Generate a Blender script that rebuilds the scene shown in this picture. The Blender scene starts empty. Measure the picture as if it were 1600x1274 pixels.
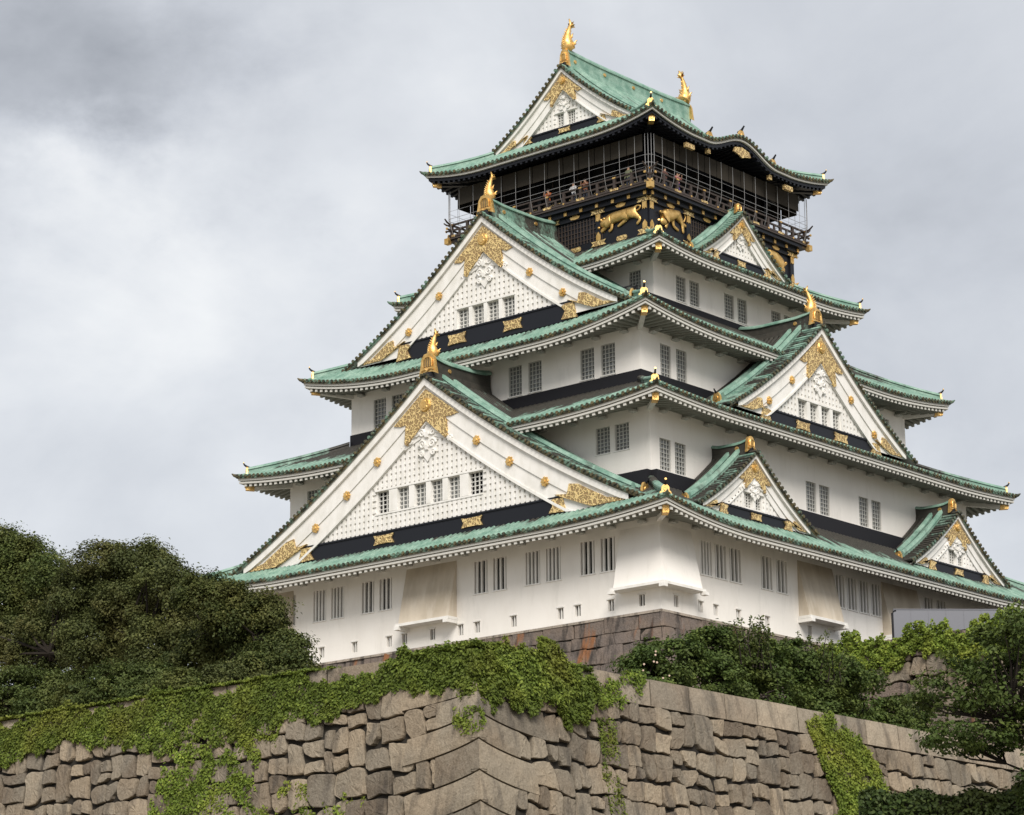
import bpy, math, random
import numpy as np
from math import sin, cos, pi, radians, sqrt

C = bpy.context.scene.collection
rng = random.Random(7)
npr = np.random.RandomState(11)

# ------------------------------------------------------------------ camera
def V3(*a): return np.array(a, float)
CAM = V3(102.49, -131.45, -27.02)
YAW, PIT, ROL, FPX = -0.708, 0.259, -0.009, 4260.0
import json
_fw = V3(sin(YAW)*cos(PIT), cos(YAW)*cos(PIT), sin(PIT))
_r = np.cross(_fw, [0, 0, 1]); _r /= np.linalg.norm(_r); _u = np.cross(_r, _fw)
_r2 = _r*cos(ROL)+_u*sin(ROL); _u2 = -_r*sin(ROL)+_u*cos(ROL)
from mathutils import Matrix, Vector
cd = bpy.data.cameras.new('camera'); cam = bpy.data.objects.new('camera', cd); C.objects.link(cam)
cd.sensor_width = 36; cd.lens = FPX/1600*36; cd.clip_start = 1; cd.clip_end = 20000
cam.matrix_world = Matrix(((_r2[0], _u2[0], -_fw[0], CAM[0]), (_r2[1], _u2[1], -_fw[1], CAM[1]), (_r2[2], _u2[2], -_fw[2], CAM[2]), (0, 0, 0, 1)))
bpy.context.scene.camera = cam
def pixdir(px, py):
    d = _fw+_r2*(px-800)/FPX-_u2*(py-637)/FPX
    return d/np.linalg.norm(d)

# ------------------------------------------------------------------ light
SUN_EL, SUN_AZ = 41, 133      # azimuth of the sun, degrees from +y towards +x
world = bpy.data.worlds.new('World'); bpy.context.scene.world = world; world.use_nodes = True
nt = world.node_tree; N = nt.nodes; L = nt.links
for n in list(N): N.remove(n)
def wn(t, **k):
    n = N.new(t)
    for a, b in k.items(): setattr(n, a, b)
    return n
out = wn('ShaderNodeOutputWorld'); bg = wn('ShaderNodeBackground'); L.new(bg.outputs[0], out.inputs[0])
sky = wn('ShaderNodeTexSky', sky_type='NISHITA'); sky.sun_disc = False
sky.sun_elevation = radians(SUN_EL); sky.sun_rotation = radians(SUN_AZ)
bg.inputs['Strength'].default_value = 0.10
tc = wn('ShaderNodeTexCoord')
mp = wn('ShaderNodeMapping'); mp.inputs['Scale'].default_value = (1, 1, 1.5); L.new(tc.outputs['Generated'], mp.inputs[0])
n1 = wn('ShaderNodeTexNoise'); n1.inputs['Scale'].default_value = 6.5; n1.inputs['Detail'].default_value = 9; n1.inputs['Roughness'].default_value = .56; n1.inputs['Distortion'].default_value = .4
L.new(mp.outputs[0], n1.inputs['Vector'])
n2 = wn('ShaderNodeTexNoise'); n2.inputs['Scale'].default_value = 16; n2.inputs['Detail'].default_value = 8; L.new(mp.outputs[0], n2.inputs['Vector'])
def wm(op, a, b=None, c=None):
    m = wn('ShaderNodeMath', operation=op)
    for i, x in enumerate((a, b, c)):
        if x is None: continue
        if isinstance(x, (int, float)): m.inputs[i].default_value = x
        else: L.new(x, m.inputs[i])
    return m.outputs[0]
val = wm('ADD', wm('MULTIPLY', n1.outputs[0], .8), wm('MULTIPLY', n2.outputs[0], .2))
val = wm('SUBTRACT', val, .5)
val = wm('MULTIPLY', val, .75)
nw = wn('ShaderNodeTexNoise'); nw.inputs['Scale'].default_value = 11; nw.inputs['Detail'].default_value = 7; nw.inputs['Roughness'].default_value = .6; L.new(mp.outputs[0], nw.inputs['Vector'])
nv = wn('ShaderNodeVectorMath', operation='NORMALIZE'); L.new(tc.outputs['Generated'], nv.inputs[0])
w1_ = wn('ShaderNodeVectorMath', operation='SUBTRACT'); L.new(nw.outputs['Color'], w1_.inputs[0]); w1_.inputs[1].default_value = (.5, .5, .5)
w2_ = wn('ShaderNodeVectorMath', operation='SCALE'); L.new(w1_.outputs[0], w2_.inputs[0]); w2_.inputs['Scale'].default_value = .17
warp_ = wn('ShaderNodeVectorMath', operation='ADD'); L.new(nv.outputs[0], warp_.inputs[0]); L.new(w2_.outputs[0], warp_.inputs[1])
# broad darker and brighter cloud masses: (direction, angular radius, amount)
for (px, py, rad, amt) in [(70, 80, .09, -.32), (330, 100, .06, -.13), (190, 180, .035, -.13), (190, 330, .06, .24), (430, 560, .05, .05), (560, 120, .07, .12), (640, 240, .06, .09),
                           (130, 480, .06, .06), (1560, 250, .08, -.07), (1480, 520, .06, -.10), (1250, 60, .07, -.02), (1560, 760, .04, -.08), (100, 700, .08, .03), (1180, 20, .05, -.03)]:
    d = pixdir(px, py)
    vm = wn('ShaderNodeVectorMath', operation='DISTANCE'); L.new(warp_.outputs[0], vm.inputs[0]); vm.inputs[1].default_value = tuple(d)
    q = wm('DIVIDE', vm.outputs['Value'], rad); q = wm('MULTIPLY', q, q); q = wm('MULTIPLY', q, -1.0); q = wm('EXPONENT', q)
    q = wm('MULTIPLY', q, wm('ADD', .3, wm('MULTIPLY', n2.outputs[0], 1.4)))
    val = wm('MULTIPLY_ADD', q, amt, val)
val = wm('ADD', val, .585)
cr = wn('ShaderNodeValToRGB'); L.new(val, cr.inputs[0])
e = cr.color_ramp.elements
e[0].position = 0.12; e[0].color = (.28, .295, .325, 1)
e[1].position = 0.95; e[1].color = (.90, .905, .90, 1)
k = cr.color_ramp.elements.new(.45); k.color = (.53, .552, .592, 1)
k = cr.color_ramp.elements.new(.66); k.color = (.68, .70, .73, 1)
sc = wn('ShaderNodeMix', data_type='RGBA'); sc.inputs['Factor'].default_value = .93
L.new(sky.outputs[0], sc.inputs['A'])
up = wn('ShaderNodeVectorMath', operation='SCALE'); up.inputs['Scale'].default_value = 8.6; L.new(cr.outputs[0], up.inputs[0])
L.new(up.outputs[0], sc.inputs['B']); L.new(sc.outputs['Result'], bg.inputs['Color'])
sl = bpy.data.lights.new('sun', 'SUN'); sl.energy = 3.2; sl.angle = radians(30); sl.color = (1, .94, .87)
so = bpy.data.objects.new('sun', sl); C.objects.link(so)
sd = V3(sin(radians(SUN_AZ))*cos(radians(SUN_EL)), cos(radians(SUN_AZ))*cos(radians(SUN_EL)), sin(radians(SUN_EL)))
so.rotation_euler = Vector(sd).to_track_quat('Z', 'Y').to_euler()
vs = bpy.context.scene.view_settings
vs.view_transform = 'Standard'; vs.look = 'None'; vs.exposure = 0.42; vs.gamma = 1
bpy.context.scene.cycles.max_bounces = 6

# ------------------------------------------------------------------ materials
def mat(name, col, rough=.8, metal=0.0, spec=.3): # returns material, nodes helper
    m = bpy.data.materials.new(name); m.use_nodes = True
    b = m.node_tree.nodes['Principled BSDF']
    b.inputs['Base Color'].default_value = (*col, 1); b.inputs['Roughness'].default_value = rough
    b.inputs['Metallic'].default_value = metal; b.inputs['Specular IOR Level'].default_value = spec
    return m
class NT:
    def __init__(s, m): s.t = m.node_tree; s.b = s.t.nodes['Principled BSDF']
    def n(s, t, ins=None, **k):
        n = s.t.nodes.new(t)
        for a, b in k.items(): setattr(n, a, b)
        for a, b in (ins or {}).items():
            if hasattr(b, 'node'): s.t.links.new(b, n.inputs[a])
            else: n.inputs[a].default_value = b
        return n
    def noise(s, scale, detail=4, vec=None, rough=.55, dist=0):
        n = s.n('ShaderNodeTexNoise', {'Scale': scale, 'Detail': detail, 'Roughness': rough, 'Distortion': dist})
        s.t.links.new(vec if vec is not None else s.pos(), n.inputs['Vector']); return n.outputs[0]
    def pos(s, sc=None):
        if not hasattr(s, 'tc'): s.tc = s.n('ShaderNodeTexCoord').outputs['Object']
        if sc is None: return s.tc
        return s.n('ShaderNodeMapping', {'Vector': s.tc, 'Scale': sc}).outputs[0]
    def math(s, op, *a):
        n = s.n('ShaderNodeMath', operation=op)
        for i, x in enumerate(a):
            if hasattr(x, 'node'): s.t.links.new(x, n.inputs[i])
            else: n.inputs[i].default_value = x
        return n.outputs[0]
    def rng(s, x, a, b, c=0., d=1.):
        return s.n('ShaderNodeMapRange', {'Value': x, 'From Min': a, 'From Max': b, 'To Min': c, 'To Max': d}).outputs[0]
    def mix(s, f, a, b):
        n = s.n('ShaderNodeMix', data_type='RGBA')
        for k, x in (('Factor', f), ('A', a), ('B', b)):
            if hasattr(x, 'node'): s.t.links.new(x, n.inputs[k])
            else: n.inputs[k].default_value = x if k == 'Factor' else (*x, 1)
        return n.outputs['Result']
    def attr(s, name='w'): return s.n('ShaderNodeAttribute', attribute_name=name).outputs['Fac']
    def col(s, c): s.t.links.new(c, s.b.inputs['Base Color'])
    def rough(s, c): s.t.links.new(c, s.b.inputs['Roughness'])
    def bump(s, h, st=.3, dist=.05):
        b = s.n('ShaderNodeBump', {'Height': h, 'Strength': st, 'Distance': dist}); s.t.links.new(b.outputs[0], s.b.inputs['Normal'])

def m_copper():
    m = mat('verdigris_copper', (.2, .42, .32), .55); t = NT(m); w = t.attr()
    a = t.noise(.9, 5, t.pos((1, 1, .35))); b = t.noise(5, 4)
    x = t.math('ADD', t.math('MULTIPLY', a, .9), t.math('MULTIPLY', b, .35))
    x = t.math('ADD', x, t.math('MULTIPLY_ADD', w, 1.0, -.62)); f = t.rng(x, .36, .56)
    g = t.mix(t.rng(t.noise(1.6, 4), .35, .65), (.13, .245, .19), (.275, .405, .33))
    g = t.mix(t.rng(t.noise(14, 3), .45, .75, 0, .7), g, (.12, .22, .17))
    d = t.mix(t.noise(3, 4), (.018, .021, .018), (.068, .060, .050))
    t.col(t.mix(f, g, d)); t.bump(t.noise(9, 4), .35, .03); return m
def m_copper_edge():
    m = mat('weathered_tile_edge', (.1, .1, .08), .5); t = NT(m)
    x = t.noise(3.5, 4)
    c = t.mix(t.rng(x, .42, .62), (.028, .032, .022), (.12, .095, .045)); t.col(t.mix(t.rng(t.noise(1.7, 3), .52, .66), c, (.12, .20, .15))); return m
def m_plaster():
    m = mat('white_lime_plaster', (.74, .72, .68), .85); t = NT(m)
    s = t.noise(1.0, 6, t.pos((.9, .9, .30)), .6); k = t.noise(.25, 3)
    c = t.mix(t.rng(s, .45, .75), (.85, .82, .77), (.79, .755, .70)); c = t.mix(t.rng(k, .4, .75), c, (.78, .75, .70)); c = t.mix(t.rng(t.noise(1.3, 7, t.pos((1.1, 1.1, .26)), .7), .54, .8, 0, .5), c, (.60, .58, .53))
    t.col(c); t.bump(t.noise(4, 5), .15, .03); return m
def m_trim():
    m = mat('pale_plastered_timber', (.70, .69, .66), .75); t = NT(m)
    t.col(t.mix(t.rng(t.noise(2, 5, t.pos((1, 1, .5))), .4, .72), (.76, .745, .71), (.66, .645, .60))); t.bump(t.noise(7, 4), .12, .02); return m
def m_eave():
    m = mat('grey_white_eave_plaster', (.5, .5, .47), .8); t = NT(m)
    t.col(t.mix(t.rng(t.noise(1.5, 5), .35, .7), (.56, .56, .53), (.40, .405, .38))); return m
def m_gold():
    m = mat('gilded_metal', (.92, .62, .22), .36, .9); t = NT(m)
    x = t.noise(3, 4); t.col(t.mix(t.rng(x, .35, .7), (.86, .58, .23), (.56, .34, .10))); t.bump(t.noise(16, 4), .5, .03)
    t.rough(t.rng(t.noise(5, 3), .3, .7, .36, .56)); return m
def m_filigree():
    m = mat('gilded_openwork', (.9, .6, .2), .4, .85); t = NT(m)
    v = t.n('ShaderNodeTexVoronoi', {'Scale': 4.1, 'Vector': t.n('ShaderNodeVectorMath', {0: t.pos(), 1: t.n('ShaderNodeVectorMath', {0: t.n('ShaderNodeTexNoise', {'Scale': 3., 'Vector': t.pos()}).outputs['Color'], 'Scale': .5}, operation='SCALE').outputs[0]}, operation='ADD').outputs[0]}, feature='DISTANCE_TO_EDGE').outputs['Distance']
    nz = t.noise(7, 2, dist=1.2)
    f = t.rng(v, .075, .15)
    t.col(t.mix(f, (.97, .72, .33), (.30, .20, .09))); t.bump(t.math('SUBTRACT', 1., f), .9, .08)
    t.t.links.new(t.rng(f, 0, 1, .75, .1), t.b.inputs['Metallic']); return m
def m_stone(name, a, b, c, rust=0.0, streak=0.0):
    m = mat(name, a, .9, spec=.15); t = NT(m); w = t.attr()
    g = t.mix(w, a, b)
    x = t.noise(1.4, 6, None, .62); g = t.mix(t.rng(x, .52, .74, 0, .55), g, c)
    g = t.mix(t.rng(t.noise(.55, 3, None, .5), .42, .6, 0, .45), g, c if rust else (.235, .215, .17))
    fine = t.noise(14, 5, None, .7); g = t.mix(t.rng(fine, .3, .75), t.mix(.35, g, (.04, .035, .03)), t.mix(.12, g, (.6, .55, .48)))
    if rust:
        r = t.rng(t.noise(.55, 3, t.pos((1.6, 1.6, .12))), .60, .68, 0, rust); g = t.mix(r, g, (.24, .105, .045))
    if streak:
        r = t.rng(t.noise(1.5, 5, t.pos((1.5, 1.5, .15))), .52, .66, 0, streak); g = t.mix(r, g, (.035, .032, .03))
    t.col(g); t.bump(t.math('ADD', t.noise(3, 6, None, .65), t.math('MULTIPLY', fine, .4)), .75, .10); return m
def m_leaf(name, a, b, c):
    m = mat(name, a, .6, spec=.2); t = NT(m); w = t.attr()
    cr = t.n('ShaderNodeValToRGB', {'Fac': w}); el = cr.color_ramp.elements
    el[0].color = (*a, 1); el[0].position = 0; el[1].color = (*c, 1); el[1].position = 1
    k = el.new(.5); k.color = (*b, 1)
    warm = t.mix(.55, cr.outputs[0], (b[0]*1.35, b[1]*.92, b[2]))
    big = t.mix(t.rng(t.noise(.33, 3), .46, .60), cr.outputs[0], warm)
    big = t.mix(t.rng(t.noise(.6, 3), .4, .62), big, t.mix(.6, cr.outputs[0], tuple(x*.55 for x in b)))
    t.col(big)
    tr = t.n('ShaderNodeBsdfTranslucent', {'Color': big}); mx = t.n('ShaderNodeMixShader', {'Fac': .22})
    o = t.t.nodes['Material Output']; t.t.links.new(t.b.outputs[0], mx.inputs[1]); t.t.links.new(tr.outputs[0], mx.inputs[2]); t.t.links.new(mx.outputs[0], o.inputs['Surface'])
    return m
def m_shaded_beige():
    m = mat('shaded_beige_plaster', (.55, .48, .38), .9); t = NT(m)  # unwhitewashed beige plaster, with shade under the eave mixed into its colour
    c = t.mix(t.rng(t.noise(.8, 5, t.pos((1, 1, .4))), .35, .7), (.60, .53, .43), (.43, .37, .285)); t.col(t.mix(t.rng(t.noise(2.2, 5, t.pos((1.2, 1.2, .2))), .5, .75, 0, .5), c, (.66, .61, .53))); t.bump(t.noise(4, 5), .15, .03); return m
M = dict(shaded_beige=m_shaded_beige(), fascia=mat('grey_beige_fascia_paint', (.56, .55, .505), .75), copper=m_copper(), edge=m_copper_edge(), plaster=m_plaster(), trim=m_trim(), eave=m_eave(), gold=m_gold(), fil=m_filigree(),
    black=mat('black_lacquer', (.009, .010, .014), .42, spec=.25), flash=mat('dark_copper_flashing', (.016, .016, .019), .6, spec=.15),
    soffit=mat('green_grey_soffit_with_shade', (.27, .275, .245), .9), glass=mat('dark_glass', (.02, .023, .026), .15, spec=.6), bar=mat('grey_window_bars', (.55, .545, .51), .7), pan=mat('pale_window_glass', (.21, .22, .22), .2, spec=.6),  # soffit: green grey tone darkened to imitate shade under the eaves
    brown=mat('brown_lacquered_wood', (.05, .038, .032), .5), wire=mat('steel_wire', (.30, .30, .30), .5, .3), screen=mat('dark_mesh_screen', (.040, .035, .028), .85, spec=.1),
    inside=mat('unlit_interior', (.006, .006, .007), .9),
    stone=m_stone('tan_granite', (.33, .262, .180), (.105, .078, .052), (.155, .118, .083), 0, .5),
    cope=m_stone('dressed_granite', (.38, .31, .225), (.20, .155, .11), (.22, .17, .12), 0, .5),
    base=m_stone('dark_stained_granite', (.155, .125, .11), (.09, .075, .068), (.21, .15, .11), .9, .8),
    joint=mat('dark_joint_earth', (.022, .019, .015), 1), cement=m_stone('pale_cement', (.42, .36, .30), (.3, .25, .2), (.16, .13, .11), 0, .7),
    bark=mat('dark_bark', (.022, .017, .013), .95), hoard=mat('grey_metal_sheet', (.175, .18, .20), .6), ground=mat('pale_gravel', (.27, .24, .19), 1),
    skin=mat('skin', (.45, .27, .18), .6), hair=mat('black_hair', (.015, .012, .01), .7))

# ------------------------------------------------------------------ mesh builder
FR = {'L': ((1, 0, 0), (0, -1, 0)), 'R': ((0, 1, 0), (1, 0, 0)), 'B': ((-1, 0, 0), (0, 1, 0)), 'W': ((0, -1, 0), (-1, 0, 0))}
class MB:
    def __init__(s, side=None):
        s.v = []; s.f = []; s.m = []; s.w = []; s.nv = 0; s.side = side; s.mats = []; s.cw = 0.0; s.T = None
    def mi(s, name):
        if name not in s.mats: s.mats.append(name)
        return s.mats.index(name)
    def add(s, P, F, m, w=None):
        P = np.asarray(P, float).reshape(-1, 3)
        if s.T is not None: P = s.T(P)
        if s.side:
            a, b = FR[s.side]; P = P[:, :1]*np.array(a)+P[:, 1:2]*np.array(b)+P[:, 2:3]*np.array((0, 0, 1.)); F = [tuple(reversed(f)) for f in F]
        s.v.append(P); k = s.nv; s.f += [tuple(i+k for i in f) for f in F]; s.nv += len(P)
        s.m += [s.mi(m)]*len(F)
        s.w.append(np.full(len(P), s.cw) if w is None else np.broadcast_to(np.asarray(w, float).ravel(), (len(P),)))
    def box(s, u0, u1, v0, v1, z0, z1, m):
        P = [(u, v, z) for z in (z0, z1) for v in (v0, v1) for u in (u0, u1)]
        s.add(P, [(0, 2, 3, 1), (4, 5, 7, 6), (0, 1, 5, 4), (2, 6, 7, 3), (0, 4, 6, 2), (1, 3, 7, 5)], m)
    def prism(s, poly, v0, v1, m, mside=None):   # poly in (u,z), extruded from v0 (back) to v1 (front)
        n = len(poly); P = [(a, v0, b) for a, b in poly]+[(a, v1, b) for a, b in poly]
        s.add(P, [tuple(range(n)), tuple(range(2*n-1, n-1, -1))]+[(i, i+n, (i+1) % n+n, (i+1) % n) for i in range(n)], m)
    def grid(s, P, m, w=None, close=False):
        P = np.asarray(P, float); n, k = P.shape[:2]
        F = [(i*k+j, (i+1)*k+j, (i+1)*k+(j+1) % k, i*k+(j+1) % k) for i in range(n-1) for j in range(k if close else k-1)]
        s.add(P.reshape(-1, 3), F, m, None if w is None else np.asarray(w).ravel())
    def sweep(s, path, prof, side, upv, m, w=None, caps=True):   # prof: closed list of (a,b); point = path + a*side + b*up
        path = np.asarray(path, float); n = len(path); side = np.broadcast_to(np.asarray(side, float), path.shape); upv = np.broadcast_to(np.asarray(upv, float), path.shape)
        pr = np.asarray(prof, float); P = path[:, None, :]+pr[None, :, :1]*side[:, None, :]+pr[None, :, 1:2]*upv[:, None, :]
        k = len(pr); W = None if w is None else np.repeat(np.broadcast_to(np.asarray(w, float), (n,)), k)
        F = [(i*k+j, (i+1)*k+j, (i+1)*k+(j+1) % k, i*k+(j+1) % k) for i in range(n-1) for j in range(k)]
        if caps: F += [tuple(range(k)), tuple(range(n*k-1, (n-1)*k-1, -1))]
        s.add(P.reshape(-1, 3), F, m, W)
    def tube(s, path, r, m, n=6, w=None, caps=True):
        path = np.asarray(path, float); k = len(path); r = np.broadcast_to(np.asarray(r, float), (k,))
        t = np.gradient(path, axis=0); t /= (np.linalg.norm(t, axis=1, keepdims=True)+1e-9)
        ref = V3(0, 0, 1) if abs(t[:, 2]).max() < .93 else V3(.31, .95, .05)
        a = np.cross(t, ref); a /= (np.linalg.norm(a, axis=1, keepdims=True)+1e-9); b = np.cross(a, t)
        th = np.arange(n)*2*pi/n
        P = path[:, None, :]+r[:, None, None]*(np.cos(th)[None, :, None]*a[:, None, :]+np.sin(th)[None, :, None]*b[:, None, :])
        W = None if w is None else np.repeat(np.broadcast_to(np.asarray(w, float), (k,)), n)
        F = [(i*n+j, (i+1)*n+j, (i+1)*n+(j+1) % n, i*n+(j+1) % n) for i in range(k-1) for j in range(n)]
        if caps: F += [tuple(range(n)), tuple(range(k*n-1, (k-1)*n-1, -1))]
        s.add(P.reshape(-1, 3), F, m, W)
    def disc(s, c, ax, r, h, m, n=10, rim=None):   # short cylinder from c along ax by h; rim: list of radii factors
        ax = np.asarray(ax, float); ax /= np.linalg.norm(ax); ref = V3(0, 0, 1) if abs(ax[2]) < .9 else V3(1, 0, 0)
        a = np.cross(ax, ref); a /= np.linalg.norm(a); b = np.cross(a, ax); c = np.asarray(c, float)
        rr = [r*(rim[i % len(rim)] if rim else 1) for i in range(n)]
        R = [rr[i]*(cos(2*pi*i/n)*a+sin(2*pi*i/n)*b) for i in range(n)]
        s.add([c+q for q in R]+[c+q*.85+ax*h for q in R], [tuple(range(n)), tuple(range(2*n-1, n-1, -1))]+[(i, i+n, (i+1) % n+n, (i+1) % n) for i in range(n)], m)
    def build(s, name, parent=None, smooth=False, loc=None):
        me = bpy.data.meshes.new(name)
        V = np.concatenate(s.v) if s.v else np.zeros((0, 3))
        me.from_pydata(V.tolist(), [], s.f)
        for x in s.mats: me.materials.append(M[x])
        if s.f: me.polygons.foreach_set('material_index', s.m)
        a = me.attributes.new('w', 'FLOAT', 'POINT'); a.data.foreach_set('value', np.concatenate(s.w).astype(np.float32))
        if smooth: me.polygons.foreach_set('use_smooth', [True]*len(s.f))
        me.validate(); me.update()
        o = bpy.data.objects.new(name, me); C.objects.link(o)
        if parent is not None: o.parent = parent
        if loc is not None: o.location = loc
        return o
def empty(name, loc=(0, 0, 0), label=None, cat=None, group=None):
    o = bpy.data.objects.new(name, None); C.objects.link(o); o.location = loc; o.empty_display_size = .5
    if label: o['label'] = label
    if cat: o['category'] = cat
    if group: o['group'] = group
    return o
def tag(o, label=None, cat=None, group=None, kind=None):
    for k, v in (('label', label), ('category', cat), ('group', group), ('kind', kind)):
        if v: o[k] = v
    return o
def sstep(x): x = np.clip(x, 0, 1); return x*x*(3-2*x)

# ================================================================== CASTLE
keep = empty('castle_keep', (0, 0, 0), 'tall white castle keep with tiered green roofs, gilded gables and a black top storey', 'castle')

# ---- walls with real openings
def wall_face(mb, u0, u1, z0, z1, v, holes, m='plaster', depth=.22, slope=0.0):
    us = sorted(set([u0, u1]+[h[0] for h in holes]+[h[1] for h in holes])); zs = sorted(set([z0, z1]+[h[2] for h in holes]+[h[3] for h in holes]))
    us = [x for x in us if u0 <= x <= u1]; zs = [x for x in zs if z0 <= x <= z1]
    for a, b in zip(us, us[1:]):
        for c, d in zip(zs, zs[1:]):
            mu, mz = (a+b)/2, (c+d)/2
            if any(h[0] < mu < h[1] and h[2] < mz < h[3] for h in holes): continue
            mb.add([(a, v, c), (b, v, c), (b, v, d), (a, v, d)], [(3, 2, 1, 0)], m)
    for a, b, c, d in holes:
        w = v-depth
        mb.add([(a, v, c), (b, v, c), (b, v, d), (a, v, d), (a, w, c), (b, w, c), (b, w, d), (a, w, d)], [(0, 4, 5, 1), (1, 5, 6, 2), (2, 6, 7, 3), (3, 7, 4, 0)], m)
def window(side, h, v, parent, style, depth=.22, name='window'):
    a, b, c, d = h; mb = MB(side); w = v-depth
    e = .003
    if style == 'bars':
        mb.box(a+e, b-e, w-.04, w+.01, c+e, d-e, 'inside')
        n = max(2, round((b-a)/.30)); p = (b-a)/n
        for i in range(n):
            x = a+(i+.5)*p; mb.box(x-.062, x+.062, v-.17, v-.05, c+.002, d-.002, 'trim')
        mb.box(a-.06, b+.06, v, v+.05, c-.07, c, 'trim')
    elif style == 'grid':
        mb.box(a+e, b-e, w-.04, w+.01, c+e, d-e, 'pan')
        for x in np.linspace(a, b, 5)[1:-1]: mb.box(x-.022, x+.022, v-.15, v-.11, c+.002, d-.002, 'bar')
        for z in np.linspace(c, d, 8)[1:-1]: mb.box(a+.002, b-.002, v-.165, v-.105, z-.017, z+.017, 'bar')
        mb.box(a+.002, a+.05, v-.17, v-.04, c+.002, d-.002, 'bar'); mb.box(b-.05, b-.002, v-.17, v-.04, c+.002, d-.002, 'bar')
        mb.box(a-.05, b+.05, v, v+.045, c-.06, c, 'trim')
    elif style == 'loop':
        mb.box(a+e, b-e, w-.04, w+.01, c+e, d-e, 'inside'); x = (a+b)/2
        mb.box(x-.028, x+.028, v-.17, v-.06, c+.002, d-.002, 'trim'); mb.box(a-.06, b+.06, v, v+.05, d, d+.07, 'trim')
    elif style == 'gable':
        mb.box(a+e, b-e, w-.04, w+.01, c+e, d-e, 'pan' if abs(a+b) < 5 else 'inside')
        for x in np.linspace(a, b, 4)[1:-1]: mb.box(x-.03, x+.03, v-.14, v-.08, c+.002, d-.002, 'bar')
        for z in np.linspace(c, d, 6)[1:-1]: mb.box(a+.002, b-.002, v-.15, v-.10, z-.024, z+.024, 'bar')
    return mb.build(name, parent)
def storey(wa, wb, z0, z1, faces, cw=0):
    mb = MB(); own = []
    o = None
    for side in 'LRBW':
        mb.side = side; u = wa if side in 'LB' else wb; v = wb if side in 'LB' else wa
        hs = faces.get(side, []); wall_face(mb, -u, u, z0, z1, v, [h[0] for h in hs])
        for h, st in hs: own.append((side, h, v, st))
    mb.side = None
    mb.box(-wa+.5, wa-.5, -wb+.5, wb-.5, z0+.01, z1-.01, 'inside')
    o = mb.build('wall', keep)
    for side, h, v, st in own: window(side, h, v, o, st, name='loophole' if st == 'loop' else 'window')
    return o
def pairs(lst, z0, z1, st, gap=.38):
    r = []
    for a, b in lst:
        w = (b-a-gap)/2; r += [((a, a+w, z0, z1), st), ((b-w, b, z0, z1), st)]
    return r
# storey 1
f1 = {'L': pairs([(2.78, 5.17), (6.57, 9.1), (10.5, 12.9), (-9.93, -7.4), (-5.97, -3.57), (-13.9, -11.45)], 2.09, 3.93, 'bars', .42),
      'R': pairs([(-9.14, -6.64), (7.6, 10.1)], 2.0, 3.86, 'bars', .42)}
for a, b in ((-14.8, -13.75), (-13.45, -12.42), (-12.1, -11.05), (-1.87, -.90), (-.62, .36), (.62, 1.6), (1.88, 2.85)): f1['R'].append(((a, b, 1.98, 3.86), 'bars'))
for x in (-6.52, -3.77, -2.57, -.4, 1.73, 2.97, 5.67, 9.04, 10.26, 12.56, 14.67, -9.2, -12.): f1['L'].append(((x-.2, x+.2, -.12, .50), 'loop'))
for x in (-17.04, -14.86, -13.5, -11.43, -8.7, -4.57, -.33, 4.2, 7.0): f1['R'].append(((x-.2, x+.2, -.16, .46), 'loop'))
w1 = storey(15.95, 18.37, -.47, 4.6, f1)
f2 = {'L': pairs([(10.12, 12.5), (-12.5, -10.1)], 9.25, 10.76, 'grid', .32), 'R': pairs([(-15.58, -13.17), (-7.5, -5.1), (-1.53, .92), (4.05, 6.47), (12.6, 15.0)], 7.98, 9.78, 'grid', .34)}
w2 = storey(13.97, 16.41, 7.3, 11.6, f2)
f3 = {'L': pairs([(1.47, 4.04), (6.94, 9.53), (-9.47, -6.9)], 14.68, 16.5, 'grid', .48), 'R': pairs([(-11.9, -9.38), (9.4, 11.9)], 14.55, 16.48, 'grid', .5)}
w3 = storey(11.36, 13.76, 14.0, 17.4, f3)
f4 = {'L': [((6.15, 7.1, 21.7, 23.0), 'grid')], 'R': pairs([(-6.44, -4.1), (-1.56, .8), (3.4, 5.8)], 20.92, 22.48, 'grid', .36)}
f4['L'] = [((6.6, 7.55, 21.0, 22.5), 'grid')]
w4 = storey(8.5, 8.65, 20.2, 23.2, f4)

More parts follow.
